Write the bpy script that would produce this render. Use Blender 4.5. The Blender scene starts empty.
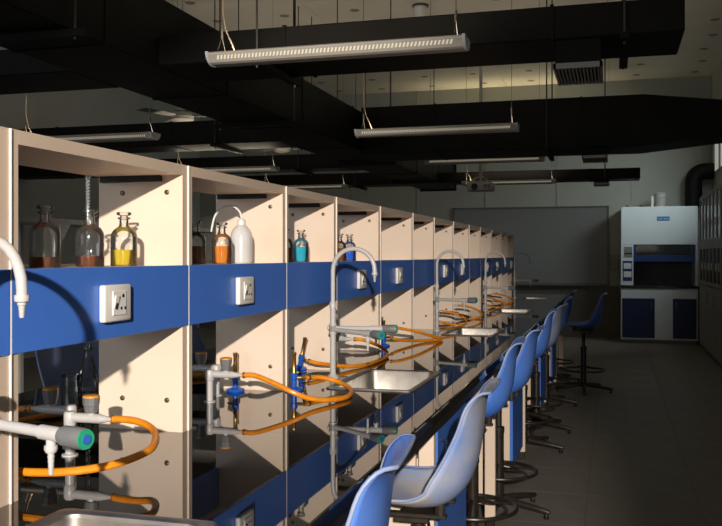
import bpy, bmesh, math, random
from mathutils import Vector, Matrix

# ------------------------------------------------------------------ scene, camera, light
scene = bpy.context.scene
C = scene.collection
random.seed(7)
PI = math.pi
CAMZ = 1.372

cam_data = bpy.data.cameras.new('camera')
cam_data.sensor_width = 36.0
cam_data.lens = 36.0 * 878.0 / 722.0
cam_data.shift_y = -8.0 / 722.0
cam_data.clip_start = 0.02
cam = bpy.data.objects.new('camera', cam_data)
C.objects.link(cam)
cam.location = (0, 0, CAMZ)
cam.rotation_euler = (PI / 2, 0, math.radians(16.01))
scene.camera = cam

world = bpy.data.worlds.new('world')
scene.world = world
world.use_nodes = True
world.node_tree.nodes['Background'].inputs['Color'].default_value = (0.80, 0.88, 1.0, 1)
world.node_tree.nodes['Background'].inputs['Strength'].default_value = 0.05

vs = scene.view_settings
vs.view_transform = 'Standard'
vs.look = 'None'
vs.exposure = 0.0
vs.gamma = 1.0
vs.use_curve_mapping = False

def add_light(name, kind, loc, target, energy, color, **kw):
    d = bpy.data.lights.new(name, kind)
    d.energy = energy
    d.color = color
    for k, v in kw.items():
        setattr(d, k, v)
    o = bpy.data.objects.new(name, d)
    C.objects.link(o)
    o.location = loc
    o.rotation_euler = (Vector(target) - Vector(loc)).to_track_quat('-Z', 'Y').to_euler()
    return o

# hard warm lamp on the aisle side, behind the photographer, aimed along the bench
LAMP = Vector((0.95, -3.37, 2.5))
az, el = math.radians(19.0), math.radians(-13.0)
aim = LAMP + Vector((-math.sin(az) * math.cos(el), math.cos(az) * math.cos(el), math.sin(el))) * 5
add_light('work_lamp', 'SPOT', LAMP, aim, 2200, (1.0, 0.895, 0.79),
          spot_size=math.radians(28.0), spot_blend=0.45, shadow_soft_size=0.045)
# weak daylight from the windows along the aisle side, above the cabinets
add_light('window_daylight', 'AREA', (1.48, 13.2, 2.91), (0.2, 14.1, 2.3), 18, (0.82, 0.96, 1.0),
          shape='RECTANGLE', size=1.3, size_y=0.5, spread=math.radians(115))
# two unseen fill lights added behind the photographer
add_light('rear_warm_fill', 'AREA', (0.2, -4.6, 2.6), (0.2, 12.0, 1.9), 20, (1.0, 0.86, 0.68),
          shape='RECTANGLE', size=3.2, size_y=2.2)
add_light('rear_cool_fill', 'AREA', (-4.6, -4.6, 2.4), (-3.2, 6.0, 1.2), 95, (0.86, 0.93, 1.0),
          shape='RECTANGLE', size=3.5, size_y=2.2)  # cool fill added to lift the opposite stools and the left side

# ------------------------------------------------------------------ materials
def mat(name, color, rough=0.5, metal=0.0, vary=0.0, vscale=8.0, color2=None, ior=1.5, bump=0.0, bscale=60.0,
        emit=None, estr=0.0, rvar=0.0, coat=0.0):
    m = bpy.data.materials.new(name)
    m.use_nodes = True
    nt = m.node_tree
    b = nt.nodes['Principled BSDF']
    b.inputs['Base Color'].default_value = (*color, 1)
    b.inputs['Roughness'].default_value = rough
    b.inputs['Metallic'].default_value = metal
    b.inputs['IOR'].default_value = ior
    b.inputs['Coat Weight'].default_value = coat
    tc = None
    if vary > 0 or color2 or bump > 0 or rvar > 0:
        tc = nt.nodes.new('ShaderNodeTexCoord')
    if vary > 0 or color2:
        n = nt.nodes.new('ShaderNodeTexNoise')
        n.inputs['Scale'].default_value = vscale
        n.inputs['Detail'].default_value = 5.0
        nt.links.new(tc.outputs['Object'], n.inputs['Vector'])
        r = nt.nodes.new('ShaderNodeValToRGB')
        c2 = color2 if color2 else tuple(max(0, c * (1 - vary)) for c in color)
        r.color_ramp.elements[0].position = 0.35
        r.color_ramp.elements[1].position = 0.65
        r.color_ramp.elements[0].color = (*c2, 1)
        r.color_ramp.elements[1].color = (*color, 1)
        nt.links.new(n.outputs['Fac'], r.inputs['Fac'])
        nt.links.new(r.outputs['Color'], b.inputs['Base Color'])
    if rvar > 0:
        n2 = nt.nodes.new('ShaderNodeTexNoise')
        n2.inputs['Scale'].default_value = 14.0
        n2.inputs['Detail'].default_value = 6.0
        nt.links.new(tc.outputs['Object'], n2.inputs['Vector'])
        mr = nt.nodes.new('ShaderNodeMapRange')
        mr.inputs['From Min'].default_value = 0.3
        mr.inputs['From Max'].default_value = 0.7
        mr.inputs['To Min'].default_value = rough
        mr.inputs['To Max'].default_value = rough + rvar
        nt.links.new(n2.outputs['Fac'], mr.inputs['Value'])
        nt.links.new(mr.outputs['Result'], b.inputs['Roughness'])
    if bump > 0:
        n3 = nt.nodes.new('ShaderNodeTexNoise')
        n3.inputs['Scale'].default_value = bscale
        nt.links.new(tc.outputs['Object'], n3.inputs['Vector'])
        bp = nt.nodes.new('ShaderNodeBump')
        bp.inputs['Strength'].default_value = bump
        bp.inputs['Distance'].default_value = 0.002
        nt.links.new(n3.outputs['Fac'], bp.inputs['Height'])
        nt.links.new(bp.outputs['Normal'], b.inputs['Normal'])
    if emit:
        b.inputs['Emission Color'].default_value = (*emit, 1)
        b.inputs['Emission Strength'].default_value = estr
    return m

def glass_mat(name, tint=(0.97, 0.98, 0.97), strength=1.5, haze=0.022):
    m = bpy.data.materials.new(name)
    m.use_nodes = True
    nt = m.node_tree
    nt.nodes.clear()
    out = nt.nodes.new('ShaderNodeOutputMaterial')
    mix = nt.nodes.new('ShaderNodeMixShader')
    tr = nt.nodes.new('ShaderNodeBsdfTransparent')
    tr.inputs['Color'].default_value = (*tint, 1)
    gl = nt.nodes.new('ShaderNodeBsdfGlossy')
    gl.inputs['Roughness'].default_value = 0.04
    fr = nt.nodes.new('ShaderNodeFresnel')
    fr.inputs['IOR'].default_value = strength
    nt.links.new(fr.outputs[0], mix.inputs[0])
    nt.links.new(tr.outputs[0], mix.inputs[1])
    nt.links.new(gl.outputs[0], mix.inputs[2])
    df = nt.nodes.new('ShaderNodeBsdfDiffuse')
    df.inputs['Color'].default_value = (0.8, 0.79, 0.76, 1)
    mx2 = nt.nodes.new('ShaderNodeMixShader')
    mx2.inputs[0].default_value = haze
    nt.links.new(mix.outputs[0], mx2.inputs[1])
    nt.links.new(df.outputs[0], mx2.inputs[2])
    nt.links.new(mx2.outputs[0], out.inputs['Surface'])
    return m

def liquid_mat(name, col, clear=0.45, deep=None):
    m = bpy.data.materials.new(name)
    m.use_nodes = True
    nt = m.node_tree
    b = nt.nodes['Principled BSDF']
    b.inputs['Base Color'].default_value = (*col, 1)
    b.inputs['Roughness'].default_value = 0.08
    out = nt.nodes['Material Output']
    mix = nt.nodes.new('ShaderNodeMixShader')
    tr = nt.nodes.new('ShaderNodeBsdfTransparent')
    d = deep if deep else col
    tr.inputs['Color'].default_value = (*[min(1, c * 1.1 + 0.02) for c in d], 1)
    mix.inputs[0].default_value = clear
    nt.links.new(b.outputs[0], mix.inputs[1])
    nt.links.new(tr.outputs[0], mix.inputs[2])
    nt.links.new(mix.outputs[0], out.inputs['Surface'])
    return m

M = {}
M['cream'] = mat('cream laminate', (0.80, 0.65, 0.515), 0.45, vary=0.05, vscale=3)
M['cream_edge'] = mat('cream edge band', (0.62, 0.495, 0.39), 0.4, vary=0.06, vscale=5)
M['trim'] = mat('pale seam strip', (0.86, 0.76, 0.66), 0.35)
M['blue'] = mat('blue laminate', (0.062, 0.195, 0.70), 0.38, vary=0.08, vscale=4)
M['dark_strip'] = mat('black strip', (0.012, 0.012, 0.012), 0.6, vary=0.2)
M['bolt'] = mat('bolt steel', (0.16, 0.12, 0.09), 0.4, 0.8, vary=0.4, vscale=60)
M['granite'] = mat('black polished stone', (0.012, 0.011, 0.010), 0.008, vary=0.5, vscale=60, ior=2.05, rvar=0.02)
M['steel'] = mat('brushed steel', (0.44, 0.42, 0.39), 0.36, 1.0, vary=0.2, vscale=25, rvar=0.14)
M['pipe'] = mat('pale grey enamel', (0.52, 0.51, 0.50), 0.32, vary=0.08, vscale=20)
M['knob'] = mat('grey knob plastic', (0.17, 0.175, 0.18), 0.45, vary=0.15, vscale=30)
M['green'] = mat('green ring', (0.02, 0.32, 0.16), 0.4, vary=0.1)
M['bluecap'] = mat('blue cap', (0.03, 0.12, 0.45), 0.4, vary=0.1)
M['orange'] = mat('orange rubber hose', (0.82, 0.28, 0.012), 0.35, vary=0.18, vscale=40)
M['orangecap'] = mat('yellow orange cap', (0.80, 0.34, 0.02), 0.45, vary=0.1)
M['clamp'] = mat('clamp steel', (0.4, 0.4, 0.4), 0.35, 0.9, vary=0.2)
M['burner_blue'] = mat('blue enamel', (0.01, 0.10, 0.52), 0.3, vary=0.15, vscale=30)
M['brass'] = mat('worn brass', (0.60, 0.33, 0.10), 0.3, 0.9, vary=0.35, vscale=70)
M['socket'] = mat('ivory socket plastic', (0.80, 0.77, 0.70), 0.35, vary=0.05, vscale=20)
M['hole'] = mat('black hole', (0.02, 0.015, 0.012), 0.6, vary=0.2)
M['stool'] = mat('blue plastic', (0.07, 0.235, 0.88), 0.33, color2=(0.13, 0.28, 0.80), vscale=5, bump=0.15, bscale=220)
M['stool_worn'] = mat('faded blue plastic', (0.20, 0.33, 0.70), 0.36, color2=(0.52, 0.51, 0.51), vscale=4, bump=0.15, bscale=220)
M['rim'] = mat('worn pale rim', (0.32, 0.38, 0.52), 0.4, color2=(0.16, 0.26, 0.58), vscale=9)
M['black'] = mat('black enamel', (0.012, 0.011, 0.010), 0.35, color2=(0.03, 0.022, 0.016), vscale=30)
M['rust'] = mat('rusty black steel', (0.02, 0.018, 0.016), 0.4, color2=(0.035, 0.026, 0.018), vscale=35)
M['duct'] = mat('black duct wrap', (0.010, 0.0095, 0.0085), 0.6, vary=0.35, vscale=3, ior=1.25)
M['vent'] = mat('pale vent frame', (0.36, 0.34, 0.30), 0.5, vary=0.1)
M['rod'] = mat('dark rod', (0.05, 0.045, 0.04), 0.5, vary=0.2)
M['lampbody'] = mat('pendant enamel', (0.52, 0.48, 0.42), 0.45, vary=0.08, vscale=10)
M['lampend'] = mat('pendant end cap', (0.62, 0.64, 0.66), 0.4, vary=0.05)
M['lampslot'] = mat('pendant slot', (0.8, 0.76, 0.62), 0.5, emit=(1.0, 0.90, 0.66), estr=0.28)
M['wire'] = mat('wire', (0.16, 0.14, 0.12), 0.4, 0.6, vary=0.1)
M['cable'] = mat('pale cable', (0.38, 0.30, 0.22), 0.5, vary=0.1)
M['ceiling'] = mat('ceiling board', (0.70, 0.66, 0.59), 0.8, vary=0.06, vscale=2)
M['wall'] = mat('far wall paint', (0.40, 0.40, 0.35), 0.8, vary=0.08, vscale=1.5)
M['wall_low'] = mat('dark dado paint', (0.12, 0.105, 0.085), 0.7, vary=0.12, vscale=2)
M['wall_left'] = mat('grey blue wall', (0.62, 0.65, 0.64), 0.75, vary=0.1, vscale=1)
M['tile'] = mat('floor tile', (0.21, 0.19, 0.16), 0.45, vary=0.10, vscale=2.5, rvar=0.12)
M['grout'] = mat('floor grout', (0.10, 0.09, 0.08), 0.8, vary=0.2)
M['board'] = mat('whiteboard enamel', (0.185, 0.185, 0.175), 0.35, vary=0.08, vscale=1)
M['frame_dark'] = mat('dark aluminium', (0.12, 0.115, 0.11), 0.4, 0.5, vary=0.1)
M['hoodwhite'] = mat('fume hood white', (0.74, 0.79, 0.80), 0.4, vary=0.04, vscale=3)
M['hoodblue'] = mat('fume hood blue', (0.012, 0.042, 0.16), 0.35, vary=0.1)
M['doorblue'] = mat('fume hood door blue', (0.008, 0.02, 0.085), 0.4, vary=0.1)
M['hoodgrey'] = mat('fume hood liner', (0.10, 0.10, 0.12), 0.5, vary=0.15)
M['sign'] = mat('sign blue', (0.02, 0.22, 0.45), 0.4, vary=0.05)
M['sign_text'] = mat('sign lettering', (0.45, 0.55, 0.85), 0.4, vary=0.05)
M['cab'] = mat('cabinet grey', (0.27, 0.26, 0.245), 0.5, vary=0.12, vscale=4)
M['cab_in'] = mat('cabinet inside', (0.38, 0.39, 0.40), 0.6, vary=0.08)
M['handle'] = mat('handle chrome', (0.5, 0.5, 0.5), 0.3, 1.0, vary=0.1)
M['white'] = mat('white plastic', (0.80, 0.79, 0.77), 0.35, vary=0.04)
M['projgrey'] = mat('projector grey', (0.42, 0.40, 0.38), 0.45, vary=0.1)
M['fan'] = mat('fan enamel', (0.42, 0.40, 0.36), 0.4, vary=0.1)
M['glass'] = glass_mat('bottle glass', strength=1.55)
M['pane'] = glass_mat('cabinet glass', tint=(0.85, 0.88, 0.90), strength=1.45, haze=0.02)
M['winpane'] = mat('daylit window pane', (0.6, 0.62, 0.6), 0.3, emit=(0.80, 0.84, 0.74), estr=0.33)
M['l_brown'] = liquid_mat('dark amber liquid', (0.17, 0.042, 0.004), 0.40, (0.75, 0.33, 0.03))
M['l_yellow'] = liquid_mat('yellow liquid', (0.62, 0.47, 0.004), 0.25, (0.8, 0.65, 0.02))
M['l_orange'] = liquid_mat('orange amber liquid', (0.72, 0.26, 0.008), 0.25, (0.8, 0.36, 0.03))
M['l_amber'] = liquid_mat('brown amber liquid', (0.30, 0.095, 0.008), 0.35, (0.6, 0.28, 0.03))
M['l_cyan'] = liquid_mat('turquoise liquid', (0.01, 0.48, 0.68), 0.2, (0.02, 0.6, 0.75))
M['l_blue'] = liquid_mat('royal blue liquid', (0.008, 0.14, 0.75), 0.2, (0.02, 0.25, 0.8))

def plastic_clear(name):
    m = bpy.data.materials.new(name)
    m.use_nodes = True
    nt = m.node_tree
    b = nt.nodes['Principled BSDF']
    b.inputs['Base Color'].default_value = (0.78, 0.78, 0.77, 1)
    b.inputs['Roughness'].default_value = 0.25
    out = nt.nodes['Material Output']
    mix = nt.nodes.new('ShaderNodeMixShader')
    tr = nt.nodes.new('ShaderNodeBsdfTransparent')
    mix.inputs[0].default_value = 0.28
    nt.links.new(b.outputs[0], mix.inputs[1])
    nt.links.new(tr.outputs[0], mix.inputs[2])
    nt.links.new(mix.outputs[0], out.inputs['Surface'])
    return m
M['frosted'] = plastic_clear('frosted squeeze plastic')

# ------------------------------------------------------------------ mesh helpers
class MB:
    def __init__(self):
        self.bm = bmesh.new()

    def merge(self, b2):
        me = bpy.data.meshes.new('tmp')
        b2.to_mesh(me)
        b2.free()
        self.bm.from_mesh(me)
        bpy.data.meshes.remove(me)
        return self

    def box(self, x0, x1, y0, y1, z0, z1, bev=0.0, seg=2, rot=None, piv=(0, 0, 0)):
        b = bmesh.new()
        bmesh.ops.create_cube(b, size=1.0)
        for v in b.verts:
            v.co = Vector(((x0 + x1) / 2 + v.co.x * (x1 - x0), (y0 + y1) / 2 + v.co.y * (y1 - y0),
                           (z0 + z1) / 2 + v.co.z * (z1 - z0)))
        if bev > 0:
            bmesh.ops.bevel(b, geom=b.edges[:], offset=bev, segments=seg, profile=0.5, affect='EDGES')
        if rot is not None:
            bmesh.ops.rotate(b, verts=b.verts[:], cent=Vector(piv), matrix=rot)
        return self.merge(b)

    def ring_sweep(self, rings, closed=False, cap=True):
        b = bmesh.new()
        vr = [[b.verts.new(p) for p in r] for r in rings]
        n = len(rings[0])
        cnt = len(vr)
        for i in range(cnt if closed else cnt - 1):
            a, c = vr[i], vr[(i + 1) % cnt]
            for j in range(n):
                k = (j + 1) % n
                try:
                    b.faces.new((a[j], a[k], c[k], c[j]))
                except ValueError:
                    pass
        if cap and not closed:
            b.faces.new(vr[0][::-1])
            b.faces.new(vr[-1])
        bmesh.ops.recalc_face_normals(b, faces=b.faces[:])
        return self.merge(b)

    def tube(self, pts, r, n=10, closed=False, radii=None):
        pts = [Vector(p) for p in pts]
        m = len(pts)
        rings = []
        prev = None
        for i, p in enumerate(pts):
            if closed:
                t = pts[(i + 1) % m] - pts[i - 1]
            elif i == 0:
                t = pts[1] - pts[0]
            elif i == m - 1:
                t = pts[-1] - pts[-2]
            else:
                t = pts[i + 1] - pts[i - 1]
            t.normalize()
            if prev is None:
                up = Vector((0, 0, 1)) if abs(t.z) < 0.9 else Vector((1, 0, 0))
                nrm = t.cross(up).normalized()
            else:
                nrm = (prev - t * prev.dot(t)).normalized()
            prev = nrm
            bn = t.cross(nrm)
            rr = radii[i] if radii else r
            rings.append([p + (nrm * math.cos(2 * PI * j / n) + bn * math.sin(2 * PI * j / n)) * rr for j in range(n)])
        return self.ring_sweep(rings, closed)

    def cyl(self, p0, p1, r, n=16, r2=None):
        return self.tube([p0, p1], r, n, radii=[r, r if r2 is None else r2])

    def lathe(self, prof, n=20, c=(0, 0, 0), axis='Z', sx=1.0):
        rings = []
        c = Vector(c)
        for (r, z) in prof:
            ring = []
            for j in range(n):
                a = 2 * PI * j / n
                x, y = r * math.cos(a) * sx, r * math.sin(a)
                if axis == 'Z':
                    ring.append(c + Vector((x, y, z)))
                elif axis == 'X':
                    ring.append(c + Vector((z, x, y)))
                else:
                    ring.append(c + Vector((y, z, x)))
            rings.append(ring)
        return self.ring_sweep(rings)

    def extrude_yz(self, poly, x0, x1):
        return self.ring_sweep([[Vector((x0, y, z)) for y, z in poly], [Vector((x1, y, z)) for y, z in poly]])

    def grid(self, P):
        b = bmesh.new()
        vv = [[b.verts.new(p) for p in row] for row in P]
        for i in range(len(vv) - 1):
            for j in range(len(vv[0]) - 1):
                b.faces.new((vv[i][j], vv[i][j + 1], vv[i + 1][j + 1], vv[i + 1][j]))
        return self.merge(b)

    def mesh(self, name, material, smooth=35):
        me = bpy.data.meshes.new(name)
        self.bm.to_mesh(me)
        self.bm.free()
        me.materials.append(material)
        if smooth:
            me.polygons.foreach_set('use_smooth', [True] * len(me.polygons))
            me.set_sharp_from_angle(angle=math.radians(smooth))
        return me

    def build(self, name, material, parent=None, loc=(0, 0, 0), smooth=35):
        o = bpy.data.objects.new(name, self.mesh(name, material, smooth))
        C.objects.link(o)
        o.location = loc
        if parent:
            o.parent = parent
        return o

def tag(o, label, cat=None, group=None, kind=None):
    o['label'] = label
    if cat:
        o['category'] = cat
    if group:
        o['group'] = group
    if kind:
        o['kind'] = kind
    return o

def thing(name, label, cat, loc=(0, 0, 0), rz=0.0, group=None):
    o = bpy.data.objects.new(name, None)
    o.empty_display_size = 0.05
    C.objects.link(o)
    o.location = loc
    o.rotation_euler = (0, 0, rz)
    return tag(o, label, cat, group)

def struct(o, label):
    return tag(o, label, kind='structure')

def share(name, me, parent=None, loc=(0, 0, 0), rot=(0, 0, 0)):
    o = bpy.data.objects.new(name, me)
    C.objects.link(o)
    o.location = loc
    o.rotation_euler = rot
    if parent:
        o.parent = parent
    return o

def copy_tree(o, parent=None):
    c = o.copy()
    C.objects.link(c)
    c.parent = parent
    for ch in list(o.children):
        copy_tree(ch, c)
    return c

def place(proto, used, loc, rz=0.0, label=None, group=None):
    o = proto if not used else copy_tree(proto)
    o.location = loc
    o.rotation_euler = (0, 0, rz)
    if label:
        o['label'] = label
    if group:
        o['group'] = group
    elif 'group' in o.keys():
        del o['group']
    return o

def catmull(pts, per=8):
    P = [Vector(p) for p in pts]
    P = [P[0] * 2 - P[1]] + P + [P[-1] * 2 - P[-2]]
    out = []
    for i in range(1, len(P) - 2):
        a, b, c, d = P[i - 1], P[i], P[i + 1], P[i + 2]
        for k in range(per):
            t = k / per
            out.append(0.5 * ((2 * b) + (c - a) * t + (2 * a - 5 * b + 4 * c - d) * t * t + (3 * b - a - 3 * c + d) * t ** 3))
    out.append(P[-2])
    return out

# ------------------------------------------------------------------ room shell
XL, XR, Y0, Y1, ZC = -7.5, 1.53, -5.0, 15.1, 4.25
fl = struct(MB().box(XL, XR, Y0, Y1, -0.2, -0.0025).build('floor', M['grout'], smooth=0), 'dim beige tiled floor of the laboratory')
tiles = {}
for i in range(5):
    for j in range(24):
        xa, ya = -1.34 + 0.6 * i, 0.98 + 0.6 * j
        xb, yb = min(xa + 0.6, XR), min(ya + 0.6, Y1)
        if yb - ya < 0.02 or xb - xa < 0.02:
            continue
        key = (round(xb - xa, 3), round(yb - ya, 3))
        if key not in tiles:
            tiles[key] = MB().box(0.0012, key[0] - 0.0012, 0.0012, key[1] - 0.0012, -0.012, 0.0).mesh('floor_tile', M['tile'], 0)
        share('floor_tile', tiles[key], fl, (xa, ya, 0))
rest = MB()
rest.box(XL, -1.342, Y0, Y1, -0.012, 0)
rest.box(-1.34, XR, Y0, 0.979, -0.012, 0)
rest.build('floor_surface', M['tile'], fl, smooth=0)

ce = struct(MB().box(XL, XR, Y0, Y1, ZC + 0.012, ZC + 0.2).build('ceiling', M['wall'], smooth=0), 'off white panelled ceiling with small round rosettes')
pan_me = MB().box(-0.838, 0.838, -0.798, 0.798, 0, 0.014).mesh('ceiling_panel', M['ceiling'], 0)
for i in range(6):
    for j in range(13):
        x = -8.46 + 1.68 * i + 0.84
        y = -5.0 + 1.6 * j + 0.8
        xx0, xx1 = x - 0.836, x + 0.836
        if y - 0.8 > Y1:
            continue
        if x - 0.84 < XL or x + 0.84 > XR or y + 0.8 > Y1:
            MB().box(max(XL, xx0), min(XR, xx1), y - 0.796, min(Y1, y + 0.796), ZC, ZC + 0.014).build('ceiling_panel', M['ceiling'], ce, smooth=0)
        else:
            share('ceiling_panel', pan_me, ce, (x, y, ZC))
ros = MB()
ros.lathe([(0.03, -0.004), (0.052, -0.006), (0.06, 0.0), (0.06, 0.006), (0.03, 0.006)], 16)
ros_me = ros.mesh('ceiling_rosette', mat('rosette', (0.30, 0.25, 0.19), 0.6, vary=0.2))
for i in range(12):
    for j in range(10):
        x = -7.2 + 0.84 * i
        y = 7.5 + 0.8 * j
        if x < 1.5 and y < 15:
            share('ceiling_rosette', ros_me, ce, (x + 0.02 * ((i * 7 + j * 3) % 5), y, ZC))

wf = struct(MB().box(XL, XR + 0.2, Y1, Y1 + 0.2, 0, ZC).build('wall_back', M['wall'], smooth=0), 'dim olive grey far wall of the laboratory')
MB().box(XL, XR, Y1 - 0.012, Y1, 0, 0.86).build('dado', M['wall_low'], wf, smooth=0)
for k in range(8):
    x = -6.9 + 1.2 * k
    MB().box(x - 0.012, x + 0.012, Y1 - 0.012, Y1, 0.86, ZC).build('seam_batten', M['wall'], wf, smooth=0)
struct(MB().box(XL - 0.2, XL, Y0, Y1, 0, ZC).build('wall_left', M['wall_left'], smooth=0), 'dark grey blue wall behind the second bench')
wr = MB()
wz0, wz1 = 2.62, 3.2
wys = [(13.3, 14.9), (11.2, 13.0), (9.0, 10.8)]
wr.box(XR, XR + 0.2, Y0, Y1, 0, wz0)
wr.box(XR, XR + 0.2, Y0, Y1, wz1, ZC)
edges = [Y0]
for a, b in sorted(wys):
    edges += [a, b]
edges.append(Y1)
for k in range(0, len(edges), 2):
    wr.box(XR, XR + 0.2, edges[k], edges[k + 1], wz0, wz1)
wro = struct(wr.build('wall_right', M['wall'], smooth=0), 'dim wall with high windows above the glazed cabinets')
MB().box(XR - 0.10, XR, 6.0, Y1, 3.28, 3.5).build('lintel_beam', M['wall'], wro, smooth=0)
for n, (a, b) in enumerate(wys):
    w = MB()
    for (ya, yb, za, zb) in ((a, b, wz0, wz0 + 0.05), (a, b, wz1 - 0.05, wz1), (a, a + 0.05, wz0, wz1), (b - 0.05, b, wz0, wz1), ((a + b) / 2 - 0.02, (a + b) / 2 + 0.02, wz0, wz1)):
        w.box(XR - 0.01, XR + 0.05, ya, yb, za, zb)
    wo = struct(w.build('window_%d' % (n + 1), M['cab'], smooth=0), 'high daylit window above the glazed cabinets')
    for (ya, yb) in ((a + 0.05, (a + b) / 2 - 0.02), ((a + b) / 2 + 0.02, b - 0.05)):
        MB().box(XR + 0.015, XR + 0.025, ya, yb, wz0 + 0.05, wz1 - 0.05).build('window_pane', M['winpane'], wo, smooth=0)

# ------------------------------------------------------------------ lab bench
BX0, BX1, BZ = -1.947, -0.506, 0.90      # far and aisle edges, top
SXA, SXB = -0.965, -0.672                # sink cut-out across the bench
SINKY = [1.14, 3.21, 5.37, 7.46, 9.70]
FR, BK = -1.10, -1.353                   # rack front and back planes

bench = thing('lab_bench', 'long laboratory bench with polished black stone top on cream legs', 'bench', (-1.2265, 5.0, 0))
def bl(mb, name, m, parent=bench, smooth=35):
    o = mb.build(name, m, parent, smooth=smooth)
    if parent is bench:
        o.location = -Vector(bench.location)
    return o

def slab(xs, ys, hole, z0, z1):
    b = bmesh.new()
    top, bot = {}, {}
    for i, x in enumerate(xs):
        for j, y in enumerate(ys):
            top[i, j] = b.verts.new((x, y, z1))
            bot[i, j] = b.verts.new((x, y, z0))
    solid = lambda i, j: 0 <= i < len(xs) - 1 and 0 <= j < len(ys) - 1 and (i, j) not in hole
    for i in range(len(xs) - 1):
        for j in range(len(ys) - 1):
            if not solid(i, j):
                continue
            b.faces.new((top[i, j], top[i + 1, j], top[i + 1, j + 1], top[i, j + 1]))
            b.faces.new((bot[i, j], bot[i, j + 1], bot[i + 1, j + 1], bot[i + 1, j]))
            for (di, dj, p, q) in ((-1, 0, (i, j), (i, j + 1)), (1, 0, (i + 1, j), (i + 1, j + 1)), (0, -1, (i, j), (i + 1, j)), (0, 1, (i, j + 1), (i + 1, j + 1))):
                if not solid(i + di, j + dj):
                    b.faces.new((top[p], top[q], bot[q], bot[p]))
    for v in b.verts[:]:
        if not v.link_faces:
            b.verts.remove(v)
    bmesh.ops.recalc_face_normals(b, faces=b.faces[:])
    ed = [e for e in b.edges if all(abs(v.co.x - xs[-1]) < 1e-6 and abs(v.co.z - z1) < 1e-6 for v in e.verts)]
    bmesh.ops.bevel(b, geom=ed, offset=0.008, segments=3, profile=0.5, affect='EDGES')
    return b

seams = [-1.2, 2.18, 4.28, 6.38, 8.48, 10.8]
for k in range(5):
    ya, yb = seams[k] + 0.0006, seams[k + 1] - 0.0006
    sy = SINKY[k]
    b = slab([BX0, SXA, SXB, BX1], [ya, sy - 0.26, sy + 0.26, yb], {(1, 1)}, BZ - 0.03, BZ)
    mb = MB()
    mb.merge(b)
    bl(mb, 'worktop_slab', M['granite'], smooth=0)
mb = MB()
mb.box(BX1 - 0.045, BX1 - 0.02, -1.2, 10.78, BZ - 0.075, BZ - 0.03)
bl(mb, 'apron', M['black'])
mb = MB()
mb.box(BX0 + 0.02, BX0 + 0.045, -1.2, 10.78, BZ - 0.075, BZ - 0.03)
bl(mb, 'apron', M['black'])
mb = MB()
mb.box(-1.25, -1.20, -1.2, 10.7, 0.10, BZ - 0.03)
bl(mb, 'centre_panel', M['cream'])
LEGY = [0.60, 2.86, 4.42, 5.98, 7.91, 9.35, 10.66]
for y in LEGY:
    for (xa, xb) in ((BX1 - 0.112, BX1 - 0.06), (BX0 + 0.06, BX0 + 0.112)):
        mb = MB()
        mb.box(xa, xb, y - 0.02, y + 0.02, 0.05, BZ - 0.03, 0.003, 1)
        mb.box(xa + 0.006, xb - 0.006, y - 0.0215, y - 0.019, 0.08, BZ - 0.06)
        leg = bl(mb, 'leg', M['cream'])
        mb = MB()
        mb.box(xa + 0.004, xb - 0.004, y - 0.017, y + 0.017, 0.0, 0.052, 0.003, 1)
        mb.build('foot', M['black'], leg)
    mb = MB()
    mb.box(-1.83, -0.62, y - 0.015, y + 0.015, BZ - 0.09, BZ - 0.03)
    bl(mb, 'cross_rail', M['cream'])
    mb = MB()
    mb.box(-1.83, -0.62, y - 0.012, y + 0.012, 0.12, 0.16)
    bl(mb, 'cross_rail', M['cream'])
    mb = MB()
    mb.box(-1.19, -0.63, y - 0.008, y + 0.008, 0.16, BZ - 0.09)
    bl(mb, 'end_panel', M['cream'])

# cabinets hung under the bench
cabspec = [(2.90, 'blue', 'just past the faded blue stool'),
           (5.20, 'blue', 'beside the second pair of stools'),
           (7.28, 'blue', 'under the dim half of the bench'),
           (8.70, 'blue', 'under the dark far end of the bench')]
for (y, c, where) in cabspec:
    t = thing('bench_cabinet', 'cream under-bench cabinet with blue door ' + where, 'cabinet', (-0.85, y + 0.3, 0.12))
    xf = -0.565 + 0.85
    mb = MB()
    mb.box(-0.27, xf - 0.018, -0.30, 0.30, 0.0, 0.565)
    mb.build('body', M['cream'], t, smooth=0)
    mb = MB()
    mb.box(xf - 0.018, xf, -0.296, 0.296, 0.005, 0.695, 0.002, 1)
    d = mb.build('door', M['blue'], t)
    mb = MB()
    mb.tube([(xf, -0.24, 0.50), (xf + 0.02, -0.24, 0.50), (xf + 0.02, -0.24, 0.62), (xf, -0.24, 0.62)], 0.005, 8)
    mb.build('handle', M['handle'], d)

# ------------------------------------------------------------------ reagent rack units
S = [0.756, 1.2864, 1.9464, 2.6164, 3.144, 3.793, 4.459, 5.024, 5.665, 6.323, 6.883, 7.535, 8.219, 8.70, 9.28]
S = [s * 1.1 for s in S]
ZT, ZH, ZB1, ZB0, TH = 1.613, 1.585, 1.345, 1.183, 0.027
rack_labels = [
    'cream shelf unit with blue band just before the brown liquid bottles',
    'cream shelf unit with blue band holding brown and yellow liquid bottles',
    'cream shelf unit with blue band holding amber bottles and white squeeze bottle',
    'narrow cream shelf unit holding turquoise bottle, blue band without socket',
    'cream shelf unit holding royal blue bottle behind a tall curved faucet',
    'empty cream shelf unit next after the royal blue bottle',
    'narrow cream shelf unit with thin glass tube and plain blue band',
    'cream shelf unit with small white capped vial near its front edge',
    'cream shelf unit just past the small white capped vial',
]
bolt_mb = MB()
bolt_mb.lathe([(0.0, -0.004), (0.004, -0.0042), (0.0066, -0.003), (0.0072, 0.0), (0.0072, 0.002), (0.0, 0.002)], 12, axis='Y')
bolt_me = bolt_mb.mesh('bolt', M['bolt'])
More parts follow.
